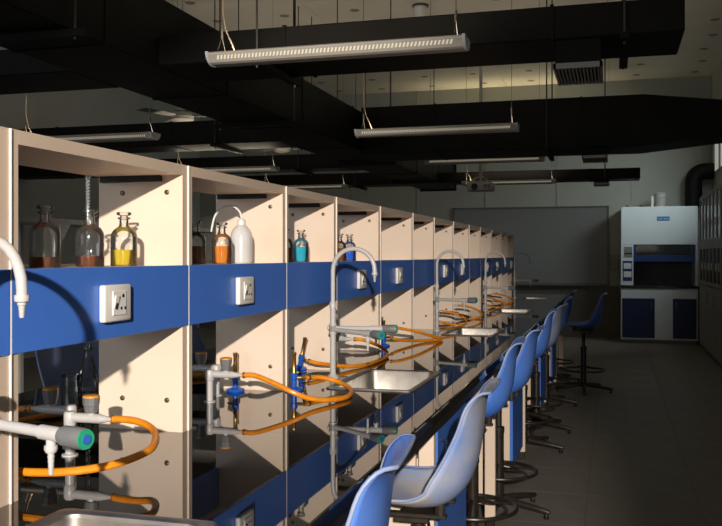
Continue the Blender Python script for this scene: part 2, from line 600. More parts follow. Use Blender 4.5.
def socket_meshes():
    plate = MB()
    plate.box(-0.002, 0.014, -0.056, 0.056, -0.042, 0.042, 0.005, 3)
    p = plate.mesh('plate', M['socket'])
    ins = MB()
    ins.box(0.012, 0.0165, -0.026, 0.030, -0.028, 0.028, 0.0015, 1)
    i = ins.mesh('insert', M['white'])
    hol = MB()
    for (y, z, r) in ((0.016, 0.016, 0.0045), (0.008, -0.012, 0.0038), (0.024, -0.012, 0.0038)):
        hol.cyl((0.0145, y, z), (0.0172, y, z), r, 10)
    hmesh = hol.mesh('socket_holes', M['hole'])
    sw = MB()
    sw.box(0.0155, 0.019, -0.022, -0.006, -0.018, 0.018, 0.001, 1, Matrix.Rotation(0.16, 3, 'Y'), (0.017, 0, 0))
    s = sw.mesh('rocker_switch', M['socket'])
    mark = MB()
    mark.box(0.0165, 0.0195, -0.018, -0.011, -0.013, 0.001, 0, 1, Matrix.Rotation(-0.35, 3, 'X'), (0.017, -0.0145, -0.006))
    mm = mark.mesh('switch_mark', M['hole'])
    return p, i, hmesh, s, mm
SOCK = socket_meshes()
nosock = {3, 6, 9, 12}
sock_labels = {1: 'white switched socket below the brown and yellow bottles', 2: 'white switched socket below the amber bottles and squeeze bottle',
               4: 'white switched socket behind the curve of the tall faucet by the blue bottle', 5: 'white switched socket on the band of the empty unit after the blue bottle',
               7: 'white switched socket below the small white capped vial', 8: 'white switched socket just past the faucet beside the white capped vial'}
for k in range(len(S) - 1):
    a, b = S[k] + 0.0007, S[k + 1] - 0.0007
    yc = (a + b) / 2
    lab = rack_labels[k] if k < len(rack_labels) else 'dim empty cream shelf unit, %s the far end of the row' % ['', 'last at', 'second from', 'third from', 'fourth from', 'fifth from'][len(S) - 1 - k]
    t = thing('shelf_unit', lab, 'shelf', (-1.2265, yc, BZ), group='shelf units of the long rack')
    o = Vector(t.location)
    def part(mb, name, m, parent=t, smooth=0):
        return mb.build(name, m, parent, loc=-o if parent is t else (0, 0, 0), smooth=smooth)
    for (pa, pb) in ((a, a + TH), (b - TH, b)):
        mb = MB()
        mb.box(BK, FR - 0.0012, pa, pb, BZ, ZT - 0.0005)
        p = part(mb, 'side_panel', M['cream'])
        mb = MB()
        mb.box(FR - 0.0012, FR, pa + 0.0008, pb - 0.0008, BZ, ZT - 0.0005)
        mb.build('edge_band', M['cream_edge'], p, smooth=0)
        if pb == b:
            for (x, z) in ((-1.28, 1.54), (-1.146, 1.54), (-1.28, 0.984), (-1.146, 0.984)):
                share('bolt', bolt_me, p, (x, pa, z))
    mb = MB()
    mb.box(BK, FR - 0.0012, a + TH, b - TH, ZH, ZT - 0.0005)
    p = part(mb, 'top_panel', M['cream'])
    mb = MB()
    mb.box(FR - 0.0012, FR, a + TH, b - TH, ZH, ZT - 0.0005)
    mb.build('edge_band', M['cream_edge'], p, smooth=0)
    mb = MB()
    mb.box(BK, FR - 0.012, a + TH, b - TH, ZB1 - 0.028, ZB1 - 0.001)
    part(mb, 'shelf_board', M['cream'])
    mb = MB()
    mb.box(FR - 0.012, FR + 0.004, a + 0.0035, b, ZB0, ZB1, 0.0008, 1)
    part(mb, 'fascia', M['blue'])
    mb = MB()
    mb.box(BK - 0.004, BK + 0.012, a + 0.0035, b, ZB0, ZB1, 0.0008, 1)
    part(mb, 'fascia', M['blue'])
    mb = MB()
    mb.box(FR - 0.003, FR + 0.0045, a, a + 0.0024, BZ, ZT - 0.001)
    part(mb, 'seam_strip', M['trim'])
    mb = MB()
    mb.box(BK + 0.012, -1.16, b - TH - 0.016, b - TH, ZH - 0.016, ZH)  # plain black strip under the rear part of the top panel
    part(mb, 'top_strip', M['dark_strip'])
    if k >= 1 and k not in nosock:
        lab2 = sock_labels.get(k, 'small white socket on the dim far part of the blue band')
        s = thing('wall_socket', lab2, 'socket', (FR + 0.006, yc - 0.012, 1.263), group=None if k in sock_labels else 'far sockets on the blue band')
        share('plate', SOCK[0], s)
        ins = share('insert', SOCK[1], s)
        share('socket_holes', SOCK[2], ins)
        sw = share('rocker_switch', SOCK[3], s)
        share('switch_mark', SOCK[4], sw)

# ------------------------------------------------------------------ sinks
def make_sink():
    t = thing('sink', '', 'sink')
    hx, hy, d = (SXB - SXA) / 2, 0.26, 0.17
    def loop(x, y, z, r, n=5):
        pts = []
        for (sx, sy, a0) in ((1, 1, 0), (-1, 1, PI / 2), (-1, -1, PI), (1, -1, 1.5 * PI)):
            for q in range(n + 1):
                a = a0 + q * PI / 2 / n
                pts.append(Vector((sx * (x - r) + r * math.cos(a), sy * (y - r) + r * math.sin(a), z)))
        return pts
    mb = MB()
    mb.ring_sweep([loop(hx + 0.012, hy + 0.012, 0.0005, 0.02), loop(hx + 0.010, hy + 0.010, 0.005, 0.02),
                   loop(hx - 0.004, hy - 0.004, 0.006, 0.03), loop(hx - 0.010, hy - 0.010, 0.002, 0.03),
                   loop(hx - 0.012, hy - 0.012, -0.004, 0.03)], cap=False)
    mb.build('rim', M['steel'], t)
    mb = MB()
    rings = [loop(hx - 0.012, hy - 0.012, -0.004, 0.03), loop(hx - 0.018, hy - 0.018, -d + 0.03, 0.035), loop(hx - 0.03, hy - 0.03, -d + 0.006, 0.035),
             loop(hx - 0.06, hy - 0.06, -d, 0.04), loop(0.03, 0.03, -d - 0.003, 0.02)]
    mb.ring_sweep(rings, cap=False)
    bowl = mb.build('bowl', M['steel'], t)
    mb = MB()
    mb.lathe([(0.0, -d - 0.006), (0.02, -d - 0.006), (0.035, -d - 0.002), (0.034, -d - 0.008), (0.0, -d - 0.02)], 16)
    mb.build('drain', M['bolt'], bowl)
    return t
sink_labels = ['stainless steel sink in front of the brown liquid bottles bay', 'stainless steel sink below the tall faucet by the royal blue bottle',
               'stainless steel sink below the faucet beside the white capped vial', 'stainless steel sink in the dim half of the bench',
               'stainless steel sink past the end of the shelf row']
sk = make_sink()
for i, y in enumerate(SINKY):
    place(sk, i > 0, ((SXA + SXB) / 2, y, BZ), 0, sink_labels[i])

# ------------------------------------------------------------------ faucets
def dirv(d):
    v = Vector((d[0], d[1], 0))
    return v.normalized()

def serrated(mb, p, axis, L, r):
    """tapered hose barb from p along axis"""
    ax = Vector(axis).normalized()
    pts, rad = [], []
    n = 5
    for i in range(n):
        f0, f1 = i / n, (i + 0.98) / n
        pts += [Vector(p) + ax * L * f0, Vector(p) + ax * L * f1]
        rad += [r * (1 - 0.35 * f0), r * (0.78 - 0.33 * f0)]
    mb.tube(pts, r, 10, radii=rad)

def make_faucet(label, loc, goose, arms, reach=0.165):
    t = thing('lab_faucet', label, 'faucet', loc)
    mb = MB()
    mb.lathe([(0.0, 0), (0.024, 0), (0.024, 0.006), (0.016, 0.012), (0.0115, 0.02), (0.0, 0.02)], 20)
    mb.build('base_flange', M['pipe'], t)
    mb = MB()
    mb.lathe([(0.0, 0.012), (0.0112, 0.012), (0.0112, 0.275), (0.0, 0.275)], 16)
    mb.build('column', M['pipe'], t)
    mb = MB()
    mb.lathe([(0, 0.268), (0.0135, 0.268), (0.0135, 0.288), (0.010, 0.294), (0, 0.294)], 16)
    mb.build('collar', M['pipe'], t)
    g = dirv(goose)
    R = reach / 2
    zc = 0.505 - R - 0.0088
    pts = [Vector((0, 0, 0.285)), Vector((0, 0, 0.34)), Vector((0, 0, zc))]
    for q in range(1, 15):
        a = PI - PI * q / 14
        pts.append(g * (R + R * math.cos(a)) + Vector((0, 0, zc + R * math.sin(a))))
    pts.append(g * (2 * R) + Vector((0, 0, zc - 0.008)))
    mb = MB()
    mb.tube(pts, 0.0088, 14)
    gn = mb.build('gooseneck', M['pipe'], t)
    tip = pts[-1]
    mb = MB()
    mb.lathe([(0, 0), (0.0115, 0), (0.0122, -0.004), (0.0115, -0.010), (0.0075, -0.012), (0.007, -0.016), (0, -0.016)], 14, c=tip)
    serrated(mb, tip + Vector((0, 0, -0.012)), (0, 0, -1), 0.024, 0.0068)
    mb.build('nozzle', M['pipe'], gn)
    # small wheel on the column
    mb = MB()
    sd = Vector((-g.y, g.x, 0))
    mb.cyl(sd * 0.008 + Vector((0, 0, 0.235)), sd * 0.028 + Vector((0, 0, 0.235)), 0.005, 10)
    mb.cyl(sd * 0.028 + Vector((0, 0, 0.235)), sd * 0.036 + Vector((0, 0, 0.235)), 0.014, 14)
    mb.build('control_wheel', M['clamp'], t)
    for (d, L, zz) in arms:
        u = dirv(d)
        z = Vector((0, 0, zz))
        mb = MB()
        mb.tube([z - u * 0.022, z - u * 0.02, z + u * (L - 0.052)], 0.0088, 14, radii=[0.006, 0.0088, 0.0088])
        mb.cyl(z + u * (L - 0.105), z + u * (L - 0.054), 0.0115, 14)
        mb.cyl(z + Vector((0, 0, -0.016)), z + Vector((0, 0, 0.016)), 0.0155, 16)
        am = mb.build('arm', M['pipe'], t)
        mb = MB()
        q = z + u * (L - 0.082)
        mb.cyl(q, q + Vector((0, 0, -0.018)), 0.0075, 12)
        mb.lathe([(0, -0.018), (0.010, -0.018), (0.0105, -0.024), (0.008, -0.029), (0, -0.029)], 12, c=q)
        serrated(mb, q + Vector((0, 0, -0.027)), (0, 0, -1), 0.036, 0.006)
        mb.build('side_spout', M['pipe'], am)
        mb = MB()
        mb.tube([z + u * (L - 0.056), z + u * (L - 0.050), z + u * (L - 0.012), z + u * (L - 0.004)], 0.016, 18, radii=[0.013, 0.0155, 0.0165, 0.0155])
        kn = mb.build('valve_knob', M['knob'], t)
        mb = MB()
        mb.tube([z + u * (L - 0.005), z + u * (L - 0.001)], 0.0148, 18)
        mb.build('green_ring', M['green'], kn)
        mb = MB()
        mb.tube([z + u * (L - 0.002), z + u * (L + 0.001)], 0.0075, 14)
        mb.build('blue_cap', M['bluecap'], kn)
    return t
make_faucet('pale grey curved lab faucet in front of the brown bottles, green ended valve', (-1.045, 1.225, BZ), (0.152, -0.045), [((0.213, -0.066), 0.314, 0.2)], 0.158)
make_faucet('tall pale grey curved faucet rising in front of the royal blue bottle', (-1.033, 3.21, BZ), (1, 0.02), [((0.78, -0.58), 0.30, 0.185), ((1, 0.08), 0.25, 0.192)])
make_faucet('pale grey curved faucet beside the small white capped vial', (-1.05, 5.37, BZ), (1, 0), [((0.95, -0.30), 0.27, 0.195), ((1, 0.06), 0.25, 0.195)])
make_faucet('pale grey curved faucet in the dim half of the shelf row', (-1.04, 7.46, BZ), (1, 0), [((0.95, -0.30), 0.27, 0.195), ((1, 0.06), 0.25, 0.195)])
make_faucet('dark grey curved faucet past the end of the shelf row', (-1.04, 9.74, BZ), (1, 0), [((0.95, -0.30), 0.27, 0.195)])

# ------------------------------------------------------------------ gas taps
TAPH = 0.09
def make_tap():
    t = thing('gas_tap', '', 'gas tap')
    mb = MB()
    mb.lathe([(0, 0), (0.019, 0), (0.019, 0.003), (0.012, 0.005), (0, 0.005)], 18)
    mb.build('flange', M['pipe'], t)
    mb = MB()
    mb.cyl((0, 0, 0.003), (0, 0, TAPH - 0.008), 0.0112, 16)
    mb.build('post', M['pipe'], t)
    mb = MB()
    mb.lathe([(0, -0.022), (0.012, -0.022), (0.0145, -0.017), (0.0145, 0.008), (0.0115, 0.0135), (0, 0.0145)], 16, c=(0, 0, TAPH))
    mb.cyl((0, 0, TAPH), (0.080, 0, TAPH), 0.0115, 14)
    mb.lathe([(0, 0.078), (0.0115, 0.078), (0.006, 0.104), (0.0, 0.104)], 12, c=(0, 0, TAPH), axis='X')
    mb.cyl((0.057, 0, TAPH), (0.057, 0, TAPH + 0.02), 0.0095, 14)
    arm = mb.build('arm', M['pipe'], t)
    mb = MB()
    serrated(mb, (0.100, 0, TAPH), (1, 0, 0), 0.024, 0.0058)
    mb.build('hose_barb', M['pipe'], arm)
    mb = MB()
    mb.lathe([(0, 0.014), (0.0145, 0.014), (0.0170, 0.030), (0.0185, 0.031), (0.0200, 0.050), (0.0, 0.050)], 10, c=(0.057, 0, TAPH))
    kn = mb.build('knob', M['knob'], t, smooth=20)
    mb = MB()
    mb.lathe([(0, 0.0495), (0.0197, 0.0495), (0.0193, 0.053), (0.015, 0.0545), (0, 0.0545)], 16, c=(0.057, 0, TAPH))
    mb.build('cap', M['orangecap'], kn)
    return t
tap = make_tap()
TX = -1.245
taps = [(1.80, 'grey gas tap with orange cap under the brown and yellow bottles'),
        (2.577, 'grey gas tap with orange cap under the amber bottles'),
        (3.82, 'grey gas tap with orange cap under the royal blue bottle'),
        (4.50, 'grey gas tap with orange cap in the empty unit after the blue bottle'),
        (5.87, 'grey gas tap with orange cap under the small white capped vial'),
        (6.59, 'grey gas tap with orange cap just past the white capped vial')]
used = False
for y, lab in taps:
    place(tap, used, (TX + (0.015 if y < 2 else 0), y, BZ), 0, lab)
    used = True
for y, w in ((7.93, 'beside the faucet in the dim half of the row'), (8.66, 'second from the far end of the row'), (9.85, 'at the far end of the row')):
    place(tap, True, (TX, y, BZ), 0, 'small grey gas tap ' + w)
for y, lab in ((1.875, 'shadowed gas tap facing the other side behind the brown bottle bay'), (2.70, 'shadowed gas tap facing the other side behind the amber bottle bay')):
    place(tap, True, (TX - 0.035, y, BZ), PI, lab)

# ------------------------------------------------------------------ bunsen burners
def make_burner():
    t = thing('bunsen_burner', '', 'burner')
    mb = MB()
    mb.lathe([(0, 0), (0.031, 0), (0.032, 0.004), (0.029, 0.009), (0.016, 0.013), (0, 0.013)], 24)
    mb.build('base', M['burner_blue'], t)
    mb = MB()
    mb.lathe([(0, 0.010), (0.010, 0.010), (0.010, 0.040), (0.0125, 0.042), (0.0125, 0.058), (0.009, 0.062), (0, 0.062)], 16)
    mb.build('body', M['burner_blue'], t)
    mb = MB()
    mb.lathe([(0, 0.058), (0.0085, 0.058), (0.0085, 0.066), (0.0075, 0.068), (0.0075, 0.122), (0.0088, 0.124), (0.0088, 0.133), (0.0055, 0.134), (0.0055, 0.125), (0, 0.125)], 16)
    mb.build('barrel', M['brass'], t)
    mb = MB()
    mb.cyl((0.008, 0, 0.045), (0.026, 0, 0.045), 0.006, 10)
    serrated(mb, (0.026, 0, 0.045), (1, 0, 0), 0.022, 0.0056)
    mb.build('gas_inlet', M['brass'], t)
    return t
bn = make_burner()
burners = [((-1.225, 1.545), -0.9, 'blue bunsen burner hidden beside the brown bottles upright'),
           ((-1.255, 2.80), 2.6, 'blue and brass bunsen burner under the amber bottles'),
           ((-1.065, 2.868), 0.25, 'upright blue and brass bunsen burner in front of the narrow turquoise bottle unit'),
           ((-1.225, 3.36), -0.35, 'leaning blue and brass bunsen burner below the turquoise bottle'),
           ((-1.14, 4.40), 0.7, 'blue bunsen burner under the empty unit after the royal blue bottle'),
           ((-1.18, 5.72), 0.2, 'blue bunsen burner under the small white capped vial'),
           ((-1.16, 6.45), 0.6, 'blue bunsen burner just past the white capped vial')]
for i, ((x, y), rz, lab) in enumerate(burners):
    o = place(bn, i > 0, (x, y, BZ + 0.0005), rz, lab)
    if 'leaning' in lab:
        a = math.radians(14)
        o.rotation_euler = (0, a, rz)
        o.location.z = BZ + 0.032 * math.sin(a) + 0.0005
for (x, y, w) in ((-1.16, 7.80, 'beside the faucet in the dim half of the row'), (-1.15, 8.52, 'furthest along the dim end of the row')):
    place(bn, True, (x, y, BZ + 0.0005), 0.5, 'small blue bunsen burner ' + w)

# ------------------------------------------------------------------ orange hoses
def hose(pts, label, group=None, r=0.0082):
    P = catmull(pts, 8)
    c0 = P[0]
    t = thing('rubber_hose', label, 'hose', c0, group=group)
    Q = [p - c0 for p in P]
    mb = MB()
    mb.tube(Q, r, 10)
    mb.build('hose', M['orange'], t)
    for idx in (1, len(Q) - 3):
        mb = MB()
        mb.tube([Q[idx], Q[idx + 1]], r + 0.0016, 12)
        mb.build('hose_clamp', M['clamp'], t)
    return t
TZ = BZ + TAPH
hose([(-1.118, 1.80, TZ), (-1.10, 1.80, TZ + 0.002), (-1.05, 1.793, TZ + 0.001), (-1.0, 1.772, 0.982), (-0.957, 1.715, 0.974), (-0.925, 1.635, 0.968), (-0.937, 1.57, 0.960),
      (-0.970, 1.525, 0.953), (-1.03, 1.490, 0.948), (-1.11, 1.482, 0.944), (-1.16, 1.492, 0.944), (-1.198, 1.513, 0.9455)],
     'orange rubber hose looping out below the brown and yellow bottles')
hose([(-1.133, 2.577, TZ), (-1.09, 2.58, TZ), (-1.02, 2.575, 0.968), (-0.96, 2.57, 0.945), (-0.909, 2.60, 0.922), (-0.86, 2.66, 0.911), (-0.835, 2.75, 0.909),
      (-0.86, 2.87, 0.913), (-0.925, 2.945, 0.925), (-0.985, 2.93, 0.941), (-1.025, 2.878, 0.9455)],
     'orange rubber hose running from the amber bottle bay to the upright burner')
hose([(-1.133, 3.82, TZ), (-1.09, 3.83, 0.987), (-1.055, 3.88, 0.968), (-1.03, 3.96, 0.938), (-1.02, 3.99, 0.918), (-0.995, 3.90, 0.909), (-0.99, 3.75, 0.9085), (-1.0, 3.585, 0.9085),
      (-1.04, 3.48, 0.911), (-1.09, 3.41, 0.922), (-1.14, 3.345, 0.937), (-1.185, 3.345, 0.946)],
     'orange rubber hose curving past the tall faucet to the leaning burner')
def hoseB(y, bx, by, brz, label, group=None):
    e = Vector((bx + 0.04 * math.cos(brz), by + 0.04 * math.sin(brz), BZ + 0.0455))
    hose([(-1.133, y, TZ), (-1.08, y + 0.01, 0.985), (-1.0, y + 0.08, 0.962), (-0.94, y + 0.18, 0.932), (-0.905, y + 0.26, 0.911), (-0.93, y + 0.235, 0.9085),
          (-1.0, y + 0.12, 0.911), (e.x + 0.035, e.y + 0.035, 0.928), e], label, group)
hoseB(4.50, -1.14, 4.40, 0.7, 'orange rubber hose under the empty unit after the royal blue bottle')
def hoseA(y, bx, by, brz, label, group=None):
    e = Vector((bx + 0.04 * math.cos(brz), by + 0.04 * math.sin(brz), BZ + 0.0455))
    hose([(-1.133, y, TZ), (-1.08, y + 0.01, 0.987), (-1.0, y + 0.03, 0.965), (-0.95, y + 0.0, 0.935), (-0.945, y - 0.08, 0.912), (-0.99, y - 0.14, 0.909),
          (e.x + 0.05, e.y + 0.02, 0.925), e], label, group)
hoseA(5.87, -1.18, 5.72, 0.2, 'orange rubber hose looping under the small white capped vial')
hoseA(6.59, -1.16, 6.45, 0.6, 'orange rubber hose looping just past the white capped vial')
hoseA(7.93, -1.16, 7.80, 0.5, 'orange rubber hose beside the faucet in the dim half of the row')
hoseA(8.66, -1.15, 8.52, 0.5, 'orange rubber hose furthest along the dim end of the row')
# hoses on the other, shaded side
for (y, lab) in ((1.875, 'shaded orange hose on the far half of the bench behind brown bottles'), (2.70, 'shaded orange hose on the far half of the bench behind amber bottles')):
    hose([(TX - 0.035 - 0.112, y, TZ), (TX - 0.22, y + 0.02, TZ - 0.012), (TX - 0.30, y + 0.07, 0.94), (TX - 0.34, y + 0.16, 0.914), (TX - 0.31, y + 0.30, 0.912), (TX - 0.24, y + 0.40, 0.912)], lab)

# ------------------------------------------------------------------ bottles
def bottle_mesh():
    g = MB()
    g.lathe([(0.0, 0.0), (0.032, 0.0), (0.034, 0.003), (0.034, 0.076), (0.032, 0.085), (0.026, 0.094), (0.017, 0.100), (0.0125, 0.105), (0.0115, 0.112), (0.0115, 0.121),
             (0.0165, 0.123), (0.0165, 0.126), (0.0112, 0.127)], 28)
    s = MB()
    s.lathe([(0.0, 0.105), (0.0085, 0.105), (0.0105, 0.126), (0.0095, 0.130), (0.018, 0.1325), (0.0195, 0.136), (0.018, 0.1395), (0, 0.140)], 20)
    return g.mesh('glass_body', M['glass']), s.mesh('stopper', M['glass'])
BG, BS = bottle_mesh()
LIQ = {}
def liquid(level, key):
    if (level, key) not in LIQ:
        mb = MB()
        mb.lathe([(0, 0.002), (0.030, 0.002), (0.0325, 0.005), (0.0325, level), (0, level)], 28)
        LIQ[(level, key)] = mb.mesh('liquid', M[key])
    return LIQ[(level, key)]
SH = ZB1 - 0.001
def bottle(x, y, level, key, label, s=1.0, group=None):
    t = thing('reagent_bottle', label, 'bottle', (x, y, SH), random.uniform(0, 6), group)
    t.scale = (s, s, s)
    share('glass_body', BG, t)
    share('stopper', BS, t)
    share('liquid', liquid(level, key), t)
bottle(-1.20, 1.664, 0.024, 'l_brown', 'stoppered glass bottle with little dark amber liquid, first in its bay', 0.98)
bottle(-1.20, 1.836, 0.026, 'l_brown', 'stoppered glass bottle with red brown liquid between amber and yellow ones', 0.98)
bottle(-1.20, 1.988, 0.042, 'l_yellow', 'stoppered glass bottle with bright yellow liquid', 0.98)
bottle(-1.21, 2.405, 0.058, 'l_amber', 'stoppered glass bottle with dark amber liquid half hidden by the upright', 0.94)
bottle(-1.20, 2.573, 0.060, 'l_orange', 'stoppered glass bottle with orange liquid beside the squeeze bottle', 0.94)
bottle(-1.21, 3.160, 0.060, 'l_amber', 'amber liquid bottle half hidden beside the turquoise one', 0.92)
bottle(-1.20, 3.312, 0.066, 'l_cyan', 'stoppered glass bottle with turquoise liquid', 0.92)
bottle(-1.205, 3.845, 0.066, 'l_amber', 'amber liquid bottle half hidden beside the royal blue one', 0.90)
bottle(-1.20, 3.985, 0.066, 'l_blue', 'stoppered glass bottle with royal blue liquid', 0.90)

t = thing('squeeze_bottle', 'frosted white squeeze bottle with bent white tube', 'squeeze bottle', (-1.20, 2.725, SH))
mb = MB()
mb.lathe([(0, 0), (0.034, 0), (0.037, 0.004), (0.037, 0.085), (0.035, 0.100), (0.028, 0.115), (0.018, 0.125), (0.0125, 0.130), (0.0, 0.130)], 28)
mb.build('body', M['frosted'], t)
mb = MB()
mb.lathe([(0, 0.003), (0.035, 0.003), (0.035, 0.078), (0, 0.078)], 24)
mb.build('water', liquid_mat('clear water', (0.62, 0.63, 0.62), 0.55, (0.9, 0.9, 0.9)), t)
mb = MB()
mb.lathe([(0, 0.128), (0.014, 0.128), (0.014, 0.143), (0.011, 0.147), (0.004, 0.152), (0, 0.152)], 18)
mb.build('cap', M['white'], t)
mb = MB()
d = Vector((-0.75, -0.66, 0))
d.normalize()
pp = [Vector((0, 0, 0.148)), Vector((0, 0, 0.156)), d * 0.008 + Vector((0, 0, 0.176)), d * 0.028 + Vector((0, 0, 0.190)), d * 0.05 + Vector((0, 0, 0.192)), d * 0.075 + Vector((0, 0, 0.180)),
      d * 0.092 + Vector((0, 0, 0.155)), d * 0.10 + Vector((0, 0, 0.125)), d * 0.104 + Vector((0, 0, 0.105))]
mb.tube(catmull(pp, 5), 0.0035, 8)
mb.build('bent_tube', M['white'], t)

t = thing('glass_tube', 'thin upright glass tube in the narrow empty unit', 'test tube', (-1.19, 5.05, SH))
mb = MB()
mb.lathe([(0, 0), (0.012, 0), (0.012, 0.006), (0.007, 0.008), (0.006, 0.070), (0.0085, 0.072), (0.0085, 0.075), (0.005, 0.075)], 14)
mb.build('tube', M['glass'], t)
mb = MB()
mb.lathe([(0, 0.003), (0.005, 0.009), (0.005, 0.04), (0, 0.04)], 12)
mb.build('content', M['l_brown'], t)
for (x, y, lab) in ((-1.135, 5.60, 'small white capped vial at the front of its shelf'), (-1.135, 6.30, 'smaller white capped vial one unit further along')):
    t = thing('vial', lab, 'vial', (x, y, SH))
    mb = MB()
    mb.lathe([(0, 0), (0.011, 0), (0.012, 0.002), (0.012, 0.024), (0.009, 0.028), (0, 0.028)], 14)
    mb.build('body', M['frosted'], t)
    mb = MB()
    mb.lathe([(0, 0.026), (0.013, 0.026), (0.013, 0.043), (0, 0.044)], 14)
    mb.build('cap', M['white'], t)

# ------------------------------------------------------------------ glassware on the other half of the bench
t = thing('beaker', 'clear glass beaker on the shaded far half of the bench', 'beaker', (-1.593, 2.34, BZ + 0.0005))
mb = MB()
mb.lathe([(0, 0), (0.028, 0), (0.030, 0.003), (0.030, 0.100), (0.033, 0.104), (0.031, 0.105), (0.0285, 0.1), (0.0285, 0.005), (0, 0.004)], 24)
mb.build('glass_body', M['glass'], t)
mb = MB()
mb.lathe([(0, 0.0045), (0.028, 0.0045), (0.028, 0.035), (0, 0.035)], 24)
mb.build('liquid', liquid_mat('pale liquid', (0.35, 0.40, 0.38), 0.75, (0.8, 0.85, 0.83)), t)
t = thing('conical_flask', 'clear conical flask carrying a tall coiled glass condenser', 'flask', (-1.72, 2.62, BZ + 0.0005))
mb = MB()
mb.lathe([(0, 0), (0.042, 0), (0.046, 0.006), (0.042, 0.02), (0.020, 0.11), (0.014, 0.125), (0.013, 0.15), (0.016, 0.153), (0.0155, 0.156), (0.0115, 0.155)], 24)
mb.build('glass_body', M['glass'], t)
mb = MB()
mb.lathe([(0.006, 0.14), (0.0105, 0.15), (0.0105, 0.17), (0.0095, 0.19), (0.0095, 0.74), (0.007, 0.76), (0.007, 0.79), (0.005, 0.79)], 18)
cd = mb.build('condenser', M['glass'], t)
mb = MB()
mb.tube([(0.006 * math.cos(q * 0.75), 0.006 * math.sin(q * 0.75), 0.20 + 0.53 * q / 400) for q in range(401)], 0.0017, 6)
mb.build('coil', mat('coil glass', (0.45, 0.48, 0.52), 0.1, vary=0.1), cd)

